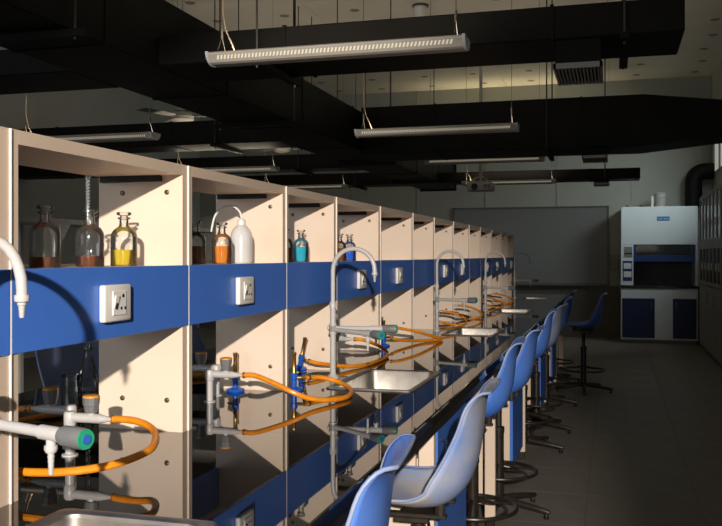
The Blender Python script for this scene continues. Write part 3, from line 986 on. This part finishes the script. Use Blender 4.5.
# ------------------------------------------------------------------ stools
M['stool_brightened'] = mat('brightened blue plastic', (0.20, 0.29, 0.55), 0.4, color2=(0.26, 0.34, 0.54), vscale=4)  # stool blue lightened in the colour itself, standing in for missing light
def make_stool(dz=0.0, worn=False):
    t = thing('lab_stool', '', 'stool')
    prof = [(-0.205, 0.628), (-0.198, 0.652), (-0.165, 0.660), (-0.10, 0.650), (-0.03, 0.637), (0.03, 0.632), (0.095, 0.645), (0.150, 0.695), (0.177, 0.765), (0.188, 0.83),
            (0.193, 0.88), (0.200, 0.935), (0.211, 0.968), (0.231, 0.982)]
    wid = [0.168, 0.183, 0.197, 0.207, 0.212, 0.214, 0.214, 0.210, 0.204, 0.198, 0.193, 0.186, 0.172, 0.146]
    lift = [0.002, 0.012, 0.020, 0.032, 0.044, 0.058, 0.078, 0.090, 0.080, 0.062, 0.046, 0.034, 0.017, 0.003]
    P = catmull([(x, 0, z + dz) for x, z in prof], 3)
    W = [v.x for v in catmull([(w, 0, 0) for w in wid], 3)]
    A = [v.x for v in catmull([(w, 0, 0) for w in lift], 3)]
    NV = 20
    rows = []
    for i, p in enumerate(P):
        tv = (P[min(i + 1, len(P) - 1)] - P[max(i - 1, 0)]).normalized()
        nrm = Vector((-tv.z, 0, tv.x))       # up on the seat, forward on the back
        row = []
        for j in range(NV + 1):
            v = -1 + 2 * j / NV
            q = p + nrm * (A[i] * abs(v) ** 2.6)
            q = q + Vector((0, W[i] * math.sin(v * PI / 2) ** 1 if False else W[i] * v * (1 - 0.06 * abs(v)), 0))
            row.append(q)
        rows.append(row)
    mb = MB()
    mb.grid(rows)
    sh = mb.build('shell', M['stool_brightened'] if dz else M['stool_worn'] if worn else M['stool'], t, smooth=60)
    md = sh.modifiers.new('thickness', 'SOLIDIFY')
    md.thickness = 0.006
    md.offset = 0.0
    loop = [r[0] for r in rows] + rows[-1][1:-1] + [r[-1] for r in rows[::-1]] + rows[0][1:-1][::-1]
    mb = MB()
    mb.tube(loop, 0.0047, 8, closed=True)
    mb.build('rim', M['rim'], sh, smooth=60)
    sb = 0.618 + dz
    mb = MB()
    mb.box(-0.11, 0.10, -0.10, -0.07, sb - 0.012, sb, 0.003, 1)
    mb.box(-0.11, 0.10, 0.07, 0.10, sb - 0.012, sb, 0.003, 1)
    mb.box(-0.05, 0.05, -0.11, 0.11, sb - 0.024, sb - 0.010, 0.003, 1)
    for (x, y) in ((-0.09, -0.085), (0.08, -0.085), (-0.09, 0.085), (0.08, 0.085)):
        mb.cyl((x, y, sb - 0.002), (x, y, sb + 0.024 + 0.02 * (x > 0)), 0.016, 10)
    mb.build('seat_bracket', M['rust'], t)
    mb = MB()
    mb.tube(catmull([(0.03, -0.02, sb - 0.03), (0.05, -0.10, sb - 0.032), (0.06, -0.17, sb - 0.03), (0.075, -0.20, sb - 0.015)], 5), 0.005, 8)
    mb.build('height_lever', M['rust'], t)
    mb = MB()
    mb.cyl((0, 0, 0.34), (0, 0, sb - 0.012), 0.017, 16)
    mb.build('inner_column', M['rust'], t)
    mb = MB()
    mb.lathe([(0, 0.05), (0.028, 0.05), (0.028, 0.42), (0.031, 0.42), (0.031, 0.45), (0.018, 0.455), (0, 0.455)], 18)
    mb.build('column', M['black'], t)
    mb = MB()
    zr = 0.215
    mb.tube([(0.20 * math.cos(a), 0.20 * math.sin(a), zr) for a in [2 * PI * q / 40 for q in range(40)]], 0.0095, 10, closed=True)
    rg = mb.build('footrest_ring', M['black'], t)
    for a in (0.5, 0.5 + 2 * PI / 3, 0.5 + 4 * PI / 3):
        mb = MB()
        mb.tube([(0.026 * math.cos(a), 0.026 * math.sin(a), zr + 0.035), (0.10 * math.cos(a), 0.10 * math.sin(a), zr + 0.012), (0.197 * math.cos(a), 0.197 * math.sin(a), zr)], 0.008, 8)
        mb.build('ring_spoke', M['black'], rg)
    mb = MB()
    mb.lathe([(0, 0.045), (0.045, 0.045), (0.045, 0.075), (0.03, 0.09), (0, 0.09)], 18)
    mb.build('base_hub', M['black'], t)
    for q in range(5):
        a = 0.98 + q * 2 * PI / 5
        ca, sa = math.cos(a), math.sin(a)
        mb = MB()
        mb.tube([(0.03 * ca, 0.03 * sa, 0.066), (0.16 * ca, 0.16 * sa, 0.052), (0.285 * ca, 0.285 * sa, 0.036), (0.292 * ca, 0.292 * sa, 0.035)], 0.015, 10, radii=[0.019, 0.017, 0.0135, 0.009])
        lg = mb.build('base_leg', M['rust'], t)
        mb = MB()
        mb.lathe([(0, 0), (0.014, 0), (0.015, 0.008), (0.009, 0.018), (0.006, 0.028), (0, 0.028)], 12, c=(0.272 * ca, 0.272 * sa, 0))
        mb.build('foot', M['black'], lg)
    return t
stA = make_stool(0.0, False)
stW = make_stool(0.0, True)
stools = [(-0.622, 1.67, 0.10, 0, 'blue plastic swivel stool beside the bench, first one before the steel sink'),
          (-0.565, 2.60, 0.02, 1, 'faded blue plastic stool pulled up beside the under-bench cabinet door'),
          (-0.62, 4.02, 0.05, 0, 'bright blue stool just past the blue cabinet door'),
          (-0.59, 4.74, -0.05, 0, 'blue stool second past the blue cabinet door'),
          (-0.61, 6.30, 0.04, 0, 'blue stool third past the blue cabinet door'),
          (-0.58, 7.02, -0.06, 1, 'faded grey blue stool behind a row of brighter blue stools'),
          (-0.59, 8.24, 0.05, 0, 'dark blue stool in shade past the faded grey blue stool'),
          (-0.615, 9.76, 0.00, 0, 'dark blue stool in shade at the end of the bench'),
          (-0.285, 9.14, 0.03, 0, 'dark blue stool standing out in the aisle away from the bench')]
uA = uW = False
for (x, y, rz, w, lab) in stools:
    if w:
        place(stW, uW, (x, y, 0), rz, lab)
        uW = True
    else:
        place(stA, uA, (x, y, 0), rz, lab)
        uA = True
stO = make_stool(0.075, True)
opp = ['shaded blue stool across the bench ' + w for w in ('behind the glass beaker', 'behind the conical flask', 'behind the turquoise bottle unit', 'behind the royal blue bottle unit', 'behind the white capped vial unit')]
for i, (x, y, rz) in enumerate([(-1.99, 2.40, PI + 0.15), (-2.02, 3.15, PI - 0.2), (-1.99, 4.1, PI), (-1.97, 4.75, PI + 0.1), (-2.0, 6.42, PI)]):
    place(stO, i > 0, (x, y, 0), rz, opp[i], 'opposite side stools')

# ------------------------------------------------------------------ second bench row seen through the shelves
M['rackgrey'] = mat('rack grey', (0.5, 0.5, 0.47), 0.5, vary=0.1)
t = thing('steel_rack', 'dark steel rack with gusset plates standing by the grey wall', 'rack', (-4.4, 6.8, 0))
for (z, x0, x1, th) in ((1.66, -0.22, 0.16, 0.04), (1.30, -0.22, 0.16, 0.03), (0.90, -0.5, 0.45, 0.04)):
    mb = MB()
    mb.box(x0, x1, -2.3, 2.3, z - th, z, 0.003, 1)
    mb.build('shelf', M['rackgrey'], t)
for y in (-2.25, -0.75, 0.75, 2.25):
    for x in (-0.20, 0.14):
        mb = MB()
        mb.box(x - 0.02, x + 0.02, y - 0.02, y + 0.02, 0, 1.62)
        mb.build('post', M['rackgrey'], t)
    for z in (1.62, 1.27):
        for s in (-1, 1):
            mb = MB()
            mb.ring_sweep([[Vector((x, y + s * 0.02, z)), Vector((x, y + s * 0.16, z)), Vector((x, y + s * 0.05, z - 0.13)), Vector((x, y + s * 0.02, z - 0.13))] for x in (0.158, 0.164)])
            mb.build('gusset_plate', M['rackgrey'], t, smooth=0)
for (y, lab) in ((-0.15, 'white cup on the lower shelf of the dark steel rack'), (0.25, 'second white cup on the dark steel rack lower shelf')):
    t2 = thing('cup', lab, 'cup', (-4.35, 6.8 + y, 1.30))
    mb = MB()
    mb.lathe([(0, 0), (0.035, 0), (0.055, 0.07), (0.052, 0.07), (0.033, 0.005), (0, 0.005)], 20)
    mb.build('cup_body', M['white'], t2)
    mb = MB()
    mb.tube([(0.048, 0, 0.055), (0.075, 0, 0.055), (0.078, 0, 0.03), (0.042, 0, 0.02)], 0.005, 6)
    mb.build('cup_handle', M['white'], t2)

# ------------------------------------------------------------------ air ducts
def duct_x(x0, x1, ya, yb, z0, z1, label, rods=(), vents=(), taper=None, seam=1.3):
    t = thing('air_duct', label, 'air duct', ((x0 + x1) / 2, (ya + yb) / 2, z0))
    o = Vector(t.location)
    mb = MB()
    mb.box(x0, x1, ya, yb, z0, z1, 0.006, 1)
    if taper:
        xe, z0e, z1e, ins = taper
        mb.ring_sweep([[Vector((x1 - 0.004, ya, z0)), Vector((x1 - 0.004, yb, z0)), Vector((x1 - 0.004, yb, z1)), Vector((x1 - 0.004, ya, z1))],
                       [Vector((xe, ya + ins, z0e)), Vector((xe, yb - ins, z0e)), Vector((xe, yb - ins, z1e)), Vector((xe, ya + ins, z1e))]])
    mb.build('duct_body', M['duct'], t, loc=-o, smooth=0)
    x = x0 + 0.7
    while x < x1 - 0.2:
        mb = MB()
        mb.box(x - 0.008, x + 0.008, ya - 0.006, yb + 0.006, z0 - 0.006, z1 + 0.006)
        mb.build('joint_band', M['duct'], t, loc=-o, smooth=0)
        x += seam
    for xr in rods:
        mb = MB()
        mb.box(xr - 0.02, xr + 0.02, ya - 0.09, yb + 0.09, z0 - 0.035, z0 - 0.007)
        mb.build('hanger_channel', M['duct'], t, loc=-o, smooth=0)
        for y in (ya - 0.03, yb + 0.03):
            mb = MB()
            mb.cyl((xr, y, z0 - 0.05), (xr, y, ZC + 0.002), 0.006, 8)
            mb.build('hanger_rod', M['rod'], t, loc=-o)
    for (vx0, vx1, va, vb, vz) in vents:
        mb = MB()
        mb.box(vx0 + 0.008, vx1 - 0.008, va + 0.012, vb - 0.012, vz + 0.02, z0)
        nk = mb.build('vent_neck', M['duct'], t, loc=-o, smooth=0)
        mb = MB()
        for q in ((vx0, vx0 + 0.012, va, vb), (vx1 - 0.012, vx1, va, vb), (vx0, vx1, va, va + 0.014), (vx0, vx1, vb - 0.014, vb)):
            mb.box(*q, vz, vz + 0.025)
        vf = mb.build('vent_frame', M['vent'], t, loc=-o, smooth=0)
        n = 12
        for i in range(n):
            xx = vx0 + 0.02 + (vx1 - vx0 - 0.04) * i / (n - 1)
            mb = MB()
            mb.box(xx - 0.0042, xx + 0.0042, va + 0.014, vb - 0.014, vz + 0.003, vz + 0.02)
            mb.build('louvre_slat', M['vent'], vf, smooth=0)
    return t
ZD = CAMZ + 0.98
MX0, MX1 = -2.775, -2.27
t = thing('air_duct', 'long black main air duct running the length of the room', 'air duct', ((MX0 + MX1) / 2, 5.0, ZD))
o = Vector(t.location)
MB().box(MX0, MX1, -3.0, 13.0, ZD, ZD + 0.366, 0.006, 1).build('duct_body', M['duct'], t, loc=-o, smooth=0)
y = 0.9
while y < 12.8:
    MB().box(MX0 - 0.006, MX1 + 0.006, y - 0.01, y + 0.01, ZD - 0.006, ZD + 0.372).build('joint_band', M['duct'], t, loc=-o, smooth=0)
    y += 1.35
for y in (3.3, 6.0, 8.9, 11.2):
    MB().box(MX0 - 0.1, MX1 + 0.1, y - 0.02, y + 0.02, ZD - 0.04, ZD - 0.007).build('hanger_channel', M['duct'], t, loc=-o, smooth=0)
    for x in (MX0 - 0.04, MX1 + 0.04):
        MB().cyl((x, y, ZD - 0.05), (x, y, ZC + 0.002), 0.006, 8).build('hanger_rod', M['rod'], t, loc=-o)
for (y, xx) in ((12.95, MX1),):
    MB().box(MX0 - 0.02, MX1 + 0.02, y, y + 0.08, ZD - 0.02, ZD + 0.386).build('end_flange', M['duct'], t, loc=-o, smooth=0)
E = 0.003
duct_x(MX1 + E, 0.303, 4.08, 4.56, ZD, ZD + 0.153, 'flat black cross duct with louvred vent above the bottle bays', (-1.70, 0.05), [(-0.262, -0.045, 4.09, 4.50, ZD - 0.132)])
duct_x(MX1 + E, 0.25, 7.90, 8.55, ZD - 0.04, ZD + 0.40, 'deep black cross duct narrowing towards the window wall', (-0.56,), [(-0.262, -0.045, 7.95, 8.38, ZD - 0.13)],
       taper=(XR - 0.005, ZD + 0.08, ZD + 0.26, 0.1))
duct_x(MX1 + E, 0.335, 11.72, 12.16, ZD, ZD + 0.135, 'short flat black cross duct in front of the whiteboard wall', (-0.1,), [(-0.24, -0.045, 11.75, 12.1, ZD - 0.07)])
duct_x(XL + 0.01, MX0 - E, 4.08, 4.56, ZD, ZD + 0.145, 'flat black branch duct over the second bench, first along the main duct', (-3.9,))
duct_x(XL + 0.01, MX0 - E, 7.80, 8.30, ZD + 0.10, ZD + 0.33, 'black branch duct over the second bench below the first ceiling fan', (-3.7,))
duct_x(XL + 0.01, MX0 - E, 9.60, 10.0, ZD + 0.02, ZD + 0.19, 'black branch duct over the second bench between two ceiling fans', (-3.5,))
duct_x(XL + 0.01, MX0 - E, 12.3, 12.75, ZD + 0.04, ZD + 0.22, 'black branch duct over the second bench at the far wall', (-3.6,))

# ------------------------------------------------------------------ pendant lights
def make_pendant(zl):
    t = thing('pendant_light', '', 'pendant light')
    L = 1.2
    poly = [(-0.072, 0.004), (-0.070, -0.004), (-0.048, -0.036), (-0.030, -0.042), (0.030, -0.042), (0.048, -0.036), (0.070, -0.004), (0.072, 0.004), (0.055, 0.012), (-0.055, 0.012)]
    mb = MB()
    mb.extrude_yz(poly, -L / 2 + 0.012, L / 2 - 0.012)
    mb.build('housing', M['lampbody'], t, smooth=0)
    for s in (-1, 1):
        mb = MB()
        half = [(0.073 * math.cos(a), 0.012 + 0.058 * math.sin(a)) for a in [PI + PI * q / 14 for q in range(15)]]
        mb.ring_sweep([[Vector((s * (L / 2 - 0.012), y, z)) for y, z in half], [Vector((s * L / 2, y, z)) for y, z in half]])
        mb.build('end_cap', M['lampend'], t, smooth=0)
    mb = MB()
    n = 64
    p0, p1 = Vector((0, -0.0672, -0.0080)), Vector((0, -0.0562, -0.0240))
    nrm = Vector((0, -0.824, -0.566))
    for i in range(n):
        x = -L / 2 + 0.06 + (L - 0.12) * i / (n - 1)
        q = []
        for (pp, dx) in ((p0, 0.004), (p1, -0.004)):
            for ox in (-0.0042, 0.0042):
                q.append(pp + Vector((x + dx + ox, 0, 0)))
        f = [q[0], q[1], q[3], q[2]]
        mb.ring_sweep([[v + nrm * 0.0002 for v in f], [v + nrm * 0.0018 for v in f]])
    sl = mb.build('slot_row', M['lampslot'], t, smooth=0)
    sl['kind'] = 'stuff'
    for s in (-1, 1):
        mb = MB()
        x = s * (L / 2 - 0.05)
        mb.tube([(x, -0.05, 0.012), (x, 0, 0.09)], 0.0016, 6)
        mb.tube([(x, 0.05, 0.012), (x, 0, 0.09)], 0.0016, 6)
        mb.cyl((x, 0, 0.085), (x, 0, 0.13), 0.006, 8)
        mb.cyl((x, 0, 0.12), (x, 0, zl), 0.0018, 6)
        mb.build('suspension_wire', M['wire'], t)
    mb = MB()
    mb.tube(catmull([(-L / 2 + 0.12, 0, 0.01), (-L / 2 + 0.10, 0, 0.06), (-L / 2 + 0.062, 0, 0.16), (-L / 2 + 0.052, 0, 0.4), (-L / 2 + 0.052, 0, zl)], 6), 0.0032, 6)
    mb.build('power_cable', M['cable'], t)
    ld = bpy.data.lights.new('uplight', 'AREA')
    ld.shape, ld.size, ld.size_y, ld.energy, ld.color = 'RECTANGLE', 1.1, 0.08, 6.0, (1.0, 0.86, 0.66)
    lo = bpy.data.objects.new('uplight', ld)
    C.objects.link(lo)
    lo.location, lo.rotation_euler, lo.parent = (0, 0, 0.02), (PI, 0, 0), t
    return t
ZP = 2.295
pend = make_pendant(ZC - ZP + 0.002)
pl = [(-1.20, 3.75, 'pale slotted pendant light beside the flat duct with louvred vent'),
      (-1.245, 6.32, 'pale slotted pendant light in front of the deep black duct'),
      (-1.25, 8.85, 'pale slotted pendant light just above the projector'),
      (-1.30, 11.45, 'pale slotted pendant light behind the projector')]
for i, (x, y, lab) in enumerate(pl):
    place(pend, i > 0, (x, y, ZP + (0, 0, 0.045, 0.03)[i]), 0, lab)
for (x, y, lab) in ((-3.92, 5.95, 'dimly lit pendant light over the second bench closest to the bottles'), (-3.96, 8.55, 'dimly lit pendant light over the second bench in the middle'),
                    (-3.95, 11.0, 'dimly lit pendant light over the second bench toward the far wall')):
    place(pend, True, (x, y, ZP - 0.01), 0, lab)  # these copies keep the glowing slots and the ceiling uplight

# ------------------------------------------------------------------ ceiling fans, projector, speaker
def make_fan():
    t = thing('ceiling_fan', '', 'ceiling fan')
    mb = MB()
    mb.lathe([(0, -0.06), (0.05, -0.06), (0.12, -0.035), (0.13, 0.0), (0.11, 0.035), (0.05, 0.05), (0.05, 0.055), (0.075, 0.065), (0.06, 0.12), (0.02, 0.13), (0, 0.13)], 24)
    mb.build('motor', M['fan'], t)
    mb = MB()
    mb.cyl((0, 0, 0.12), (0, 0, ZC - 2.86 + 0.002), 0.012, 10)
    mb.build('down_rod', M['fan'], t)
    for q in range(3):
        a = 0.15 + q * 2 * PI / 3
        mb = MB()
        u, w = Vector((math.cos(a), math.sin(a), 0)), Vector((-math.sin(a), math.cos(a), 0.12)).normalized()
        ring = lambda r, hw: [u * r + w * hw + Vector((0, 0, 0.003)), u * r - w * hw + Vector((0, 0, 0.003)), u * r - w * hw - Vector((0, 0, 0.003)), u * r + w * hw - Vector((0, 0, 0.003))]
        mb.ring_sweep([ring(0.11, 0.02), ring(0.18, 0.055), ring(0.60, 0.068), ring(0.62, 0.055)])
        mb.build('blade', M['fan'], t, smooth=0)
    return t
fan = make_fan()
place(fan, False, (-4.45, 8.55, 2.86), 0.1, 'grey ceiling fan beyond the branch duct over the second bench')
place(fan, True, (-4.45, 11.5, 2.86), 0.5, 'grey ceiling fan closest to the far wall')

t = thing('projector', 'grey white ceiling projector hanging below the pendant lights', 'projector', (-1.55, 10.7, 2.15))
MB().box(-0.16, 0.16, -0.12, 0.12, 0.0, 0.10, 0.018, 3).build('body', M['projgrey'], t)
mb = MB()
mb.lathe([(0, -0.13), (0.04, -0.13), (0.042, -0.11), (0.042, -0.10), (0, -0.10)], 18, c=(-0.06, 0, 0.05), axis='Y')
mb.build('lens', M['hole'], t)
mb = MB()
for i in range(5):
    mb.box(0.05 + 0.018 * i, 0.058 + 0.018 * i, -0.1225, -0.118, 0.025, 0.075)
mb.build('vent_slots', M['hole'], t, smooth=0)
mb = MB()
mb.lathe([(0, 0.09), (0.07, 0.09), (0.07, 0.115), (0.03, 0.125), (0, 0.125)], 16)
mb.tube(catmull([(-0.12, -0.09, 0.1), (-0.06, -0.05, 0.15), (0, 0, 0.17), (0.06, 0.05, 0.15), (0.12, 0.09, 0.1)], 4), 0.012, 8)
mb.cyl((0, 0, 0.12), (0, 0, ZC - 2.15 + 0.002), 0.02, 12)
mb.build('ceiling_mount', M['projgrey'], t)

t = thing('ceiling_speaker', 'small white round speaker hanging under the ceiling panels', 'speaker', (-2.13, 9.9, ZC))
mb = MB()
mb.lathe([(0, -0.155), (0.05, -0.15), (0.068, -0.12), (0.078, -0.03), (0.078, -0.02), (0, -0.02)], 20)
mb.build('body', M['white'], t)
mb = MB()
mb.lathe([(0, -0.025), (0.095, -0.025), (0.095, 0.001), (0, 0.001)], 20)
mb.build('mount', M['frame_dark'], t)

# ------------------------------------------------------------------ far wall: whiteboard, fume hood
t = thing('whiteboard', 'wide framed whiteboard on the far wall', 'whiteboard', (-1.365, Y1 - 0.02, 0.89))
MB().box(-1.285, 1.285, -0.012, 0.006, 0.0, 1.28).build('panel', M['board'], t, smooth=0)
mb = MB()
for q in ((-1.30, 1.30, -0.015, 0.012), (-1.30, 1.30, 1.268, 1.295)):
    mb.box(q[0], q[1], -0.022, 0.008, q[2], q[3])
for q in ((-1.30, -1.272), (1.272, 1.30)):
    mb.box(q[0], q[1], -0.022, 0.008, -0.015, 1.295)
mb.build('frame', M['frame_dark'], t, smooth=0)
MB().box(-1.0, 1.0, -0.08, -0.012, -0.03, -0.012, 0.003, 1).build('pen_tray', M['frame_dark'], t)

t = thing('added_uplight', 'added unseen uplight trough on the far wall behind the deep duct', 'fill light', (-1.75, Y1 - 0.05, 3.30))  # unseen fixture added to make the yellow pool on the far ceiling
mb = MB()
mb.box(-1.2, 1.2, -0.06, 0.045, -0.06, -0.05)
mb.box(-1.2, 1.2, -0.065, -0.055, -0.06, 0.03)
mb.box(-1.2, -1.19, -0.06, 0.045, -0.06, 0.03)
mb.box(1.19, 1.2, -0.06, 0.045, -0.06, 0.03)
mb.build('trough', M['lampbody'], t, smooth=0)
MB().cyl((-1.15, -0.01, -0.03), (1.15, -0.01, -0.03), 0.012, 10).build('tube', M['lampslot'], t)
ld = bpy.data.lights.new('uplight', 'AREA')
ld.shape, ld.size, ld.size_y, ld.energy, ld.color = 'RECTANGLE', 2.3, 0.06, 10.5, (1.0, 0.84, 0.48)
lo = bpy.data.objects.new('uplight', ld)
C.objects.link(lo)
lo.location, lo.rotation_euler, lo.parent = (0, -0.01, -0.005), (PI + 0.25, 0, 0), t

HX0, HX1, HY = 0.12, 1.245, 14.28
hw = (HX1 - HX0) / 2
t = thing('fume_hood', 'white fume hood with blue trim and blue lower doors against the far wall', 'fume hood', ((HX0 + HX1) / 2, HY, 0))
MB().box(-hw, hw, 0.0, 0.78, 1.53, 2.12, 0.006, 1).build('upper_housing', M['hoodwhite'], t)
MB().box(-hw, hw, 0.0, 0.78, 0.06, 0.86, 0.004, 1).build('base_cabinet', M['hoodwhite'], t)
MB().box(-hw + 0.03, hw - 0.03, 0.05, 0.76, 0.0, 0.06).build('plinth', M['cab'], t, smooth=0)
MB().box(-hw, hw, -0.02, 0.78, 0.86, 0.90, 0.004, 1).build('worktop', M['granite'], t)
cp = MB().box(-hw, -hw + 0.185, 0.0, 0.78, 0.90, 1.53, 0.003, 1).build('control_column', M['hoodwhite'], t)
MB().box(hw - 0.035, hw, 0.0, 0.78, 0.90, 1.53, 0.003, 1).build('side_post', M['hoodwhite'], t)
MB().box(-hw + 0.185, hw - 0.035, 0.72, 0.78, 0.90, 1.53).build('liner', M['hoodgrey'], t, smooth=0)
mb = MB()
mb.box(-hw + 0.185, hw - 0.035, 0.02, 0.05, 1.27, 1.37)
mb.box(-hw + 0.185, -hw + 0.225, 0.02, 0.05, 1.37, 1.53)
mb.box(hw - 0.075, hw - 0.035, 0.02, 0.05, 1.37, 1.53)
sash = mb.build('sash', M['hoodblue'], t, smooth=0)
MB().box(-hw + 0.225, hw - 0.075, 0.03, 0.036, 1.37, 1.53).build('sash_glass', M['pane'], sash, smooth=0)
MB().box(-hw + 0.03, -hw + 0.165, -0.006, 0.0, 0.97, 1.28).build('blue_panel', M['hoodblue'], cp, smooth=0)
for z in (1.155, 1.025):
    MB().box(-hw + 0.04, -hw + 0.155, -0.016, -0.004, z, z + 0.09, 0.004, 1).build('socket_plate', M['white'], cp)
MB().box(-hw + 0.05, -hw + 0.17, -0.008, 0.0, 1.34, 1.50).build('display', M['cab'], cp, smooth=0)
MB().box(-hw + 0.05, -hw + 0.17, -0.010, -0.007, 1.385, 1.405).build('display_slot', M['hole'], cp, smooth=0)
for (a, b, hx) in ((-hw + 0.02, -hw + 0.50, -hw + 0.45), (hw - 0.36, hw - 0.02, hw - 0.31)):
    d = MB().box(a, b, -0.012, 0.0, 0.09, 0.70, 0.003, 1).build('door', M['doorblue'], t)
    MB().tube([(hx, -0.012, 0.54), (hx, -0.03, 0.54), (hx, -0.03, 0.65), (hx, -0.012, 0.65)], 0.006, 8).build('handle', M['handle'], d)
sg = MB().box(-0.03, 0.155, -0.005, 0.0, 1.90, 1.965, 0.002, 1).build('name_plate', M['sign'], t)
mb = MB()
for (x0, x1) in ((-0.01, 0.012), (0.017, 0.030), (0.034, 0.052), (0.07, 0.086), (0.09, 0.104), (0.108, 0.126), (0.130, 0.142)):
    mb.box(x0, x1, -0.007, -0.004, 1.922, 1.938)
mb.build('lettering', M['sign_text'], sg, smooth=0)
mb = MB()
mb.lathe([(0, 2.12), (0.10, 2.12), (0.10, 2.14), (0.088, 2.15), (0.088, 2.27), (0.098, 2.275), (0.098, 2.33), (0.07, 2.36), (0, 2.365)], 18, c=(0.04, 0.35, 0))
mb.build('blower_motor', M['projgrey'], t)
MB().box(-0.10, -0.065, 0.32, 0.38, 2.12, 2.30, 0.004, 1).build('switch_box', M['white'], t)
for (x, m) in ((-0.46, 'bolt'), (-0.26, 'bolt'), (0.36, 'bolt')):
    MB().cyl((x, 0.3, 2.12), (x, 0.3, 2.16), 0.02, 10).build('pipe_stub', M[m], t)
t = thing('exhaust_pipe', 'thick black exhaust elbow rising behind the fume hood to the wall', 'pipe', (1.225, 14.55, 2.122))
P = [Vector((0, 0.25, -0.0)), Vector((0, 0.25, 0.35))]
R = 0.17
for q in range(1, 10):
    a = PI - (PI / 2) * q / 9
    P.append(Vector((R + R * math.cos(a), 0.25, 0.40 + R * math.sin(a))))
P.append(Vector((0.30, 0.25, 0.40 + R)))
mb = MB()
mb.tube(P, 0.13, 20)
mb.build('elbow', M['duct'], t)
mb = MB()
mb.cyl((0, 0.25, 0.20), (0, 0.25, 0.23), 0.138, 20)
mb.build('joint_band', M['duct'], t)
t = thing('junction_box', 'small grey box on the wall between whiteboard and fume hood', 'box', (0.02, Y1 - 0.03, 1.12))
MB().box(-0.06, 0.06, -0.05, 0.028, 0, 0.26, 0.006, 1).build('case', M['cab'], t)
MB().box(-0.05, 0.05, -0.056, -0.049, 0.02, 0.24, 0.003, 1).build('cover', M['cab'], t)

# ------------------------------------------------------------------ glazed cabinets along the window wall
def make_cab():
    t = thing('storage_cabinet', '', 'cabinet')
    W2 = 0.425
    mb = MB()
    mb.box(0.28, 0.31, -W2, W2, 0.08, 2.22)
    mb.box(0.02, 0.28, -W2, -W2 + 0.02, 0.08, 2.22)
    mb.box(0.02, 0.28, W2 - 0.02, W2, 0.08, 2.22)
    for z in (0.08, 0.93, 1.48, 2.195):
        mb.box(0.02, 0.28, -W2 + 0.02, W2 - 0.02, z, z + 0.025)
    mb.build('carcass', M['cab'], t, smooth=0)
    MB().box(0.06, 0.28, -W2 + 0.01, W2 - 0.01, 0, 0.08).build('plinth', M['black'], t, smooth=0)
    MB().box(0.273, 0.280, -W2 + 0.02, W2 - 0.02, 0.96, 2.19).build('back_panel', M['cab_in'], t, smooth=0)
    for (za, zb) in ((0.97, 1.50), (1.54, 2.20)):
        for s in (-1, 1):
            ya, yb = (-W2 + 0.004, -0.003) if s < 0 else (0.003, W2 - 0.004)
            mb = MB()
            fw = 0.045
            mb.box(0, 0.022, ya, ya + fw, za, zb)
            mb.box(0, 0.022, yb - fw, yb, za, zb)
            mb.box(0, 0.022, ya + fw, yb - fw, za, za + fw)
            mb.box(0, 0.022, ya + fw, yb - fw, zb - fw, zb)
            d = mb.build('glazed_door', M['cab'], t, smooth=0)
            MB().box(0.009, 0.013, ya + fw, yb - fw, za + fw, zb - fw).build('glass_pane', M['pane'], d, smooth=0)
            yh = yb - 0.02 if s < 0 else ya + 0.02
            MB().box(-0.015, 0, yh - 0.006, yh + 0.006, za + 0.2, za + 0.3, 0.002, 1).build('handle', M['handle'], d)
    MB().box(-0.002, 0.022, -W2, W2, 1.502, 1.538).build('mid_rail', M['cab'], t, smooth=0)
    for s in (-1, 1):
        ya, yb = (-W2 + 0.004, -0.003) if s < 0 else (0.003, W2 - 0.004)
        d = MB().box(0, 0.022, ya, yb, 0.10, 0.945, 0.003, 1).build('door', M['cab'], t)
        yh = yb - 0.05 if s < 0 else ya + 0.05
        MB().tube([(0, yh, 0.75), (-0.025, yh, 0.75), (-0.025, yh, 0.86), (0, yh, 0.86)], 0.005, 8).build('handle', M['handle'], d)
    return t
cb = make_cab()
CY = [13.2 - 0.86 * k for k in range(4)]
for k, y in enumerate(CY):
    place(cb, k > 0, (1.21, y, 0), 0, 'grey cabinet with glazed upper doors, %s the fume hood' % ['right next to', 'second from', 'third from', 'fourth from'][k], 'glazed storage cabinets')
nb = 0
for k, y in enumerate(CY):
    for (z, ys) in ((1.506, (-0.28, -0.10, 0.12, 0.29)), (0.956, (-0.25, 0.05, 0.27))):
        for q, dy in enumerate(ys):
            h = 0.30 if z > 1.2 else 0.36
            t = thing('storage_carton', 'white carton on the %s shelf of the cabinet %s the fume hood' % ('upper' if z > 1.2 else 'lower', ['right next to', 'second from', 'third from', 'fourth from'][k]), 'carton', (1.365, y + dy, z), group='cartons in the glazed cabinets')
            MB().box(-0.09, 0.09, -0.075, 0.075, 0, h, 0.003, 1).build('carton_body', M['white'], t)
            MB().box(-0.0915, 0.0915, -0.0765, 0.0765, h - 0.11, h - 0.05).build('blue_band', M['hoodblue'], t, smooth=0)
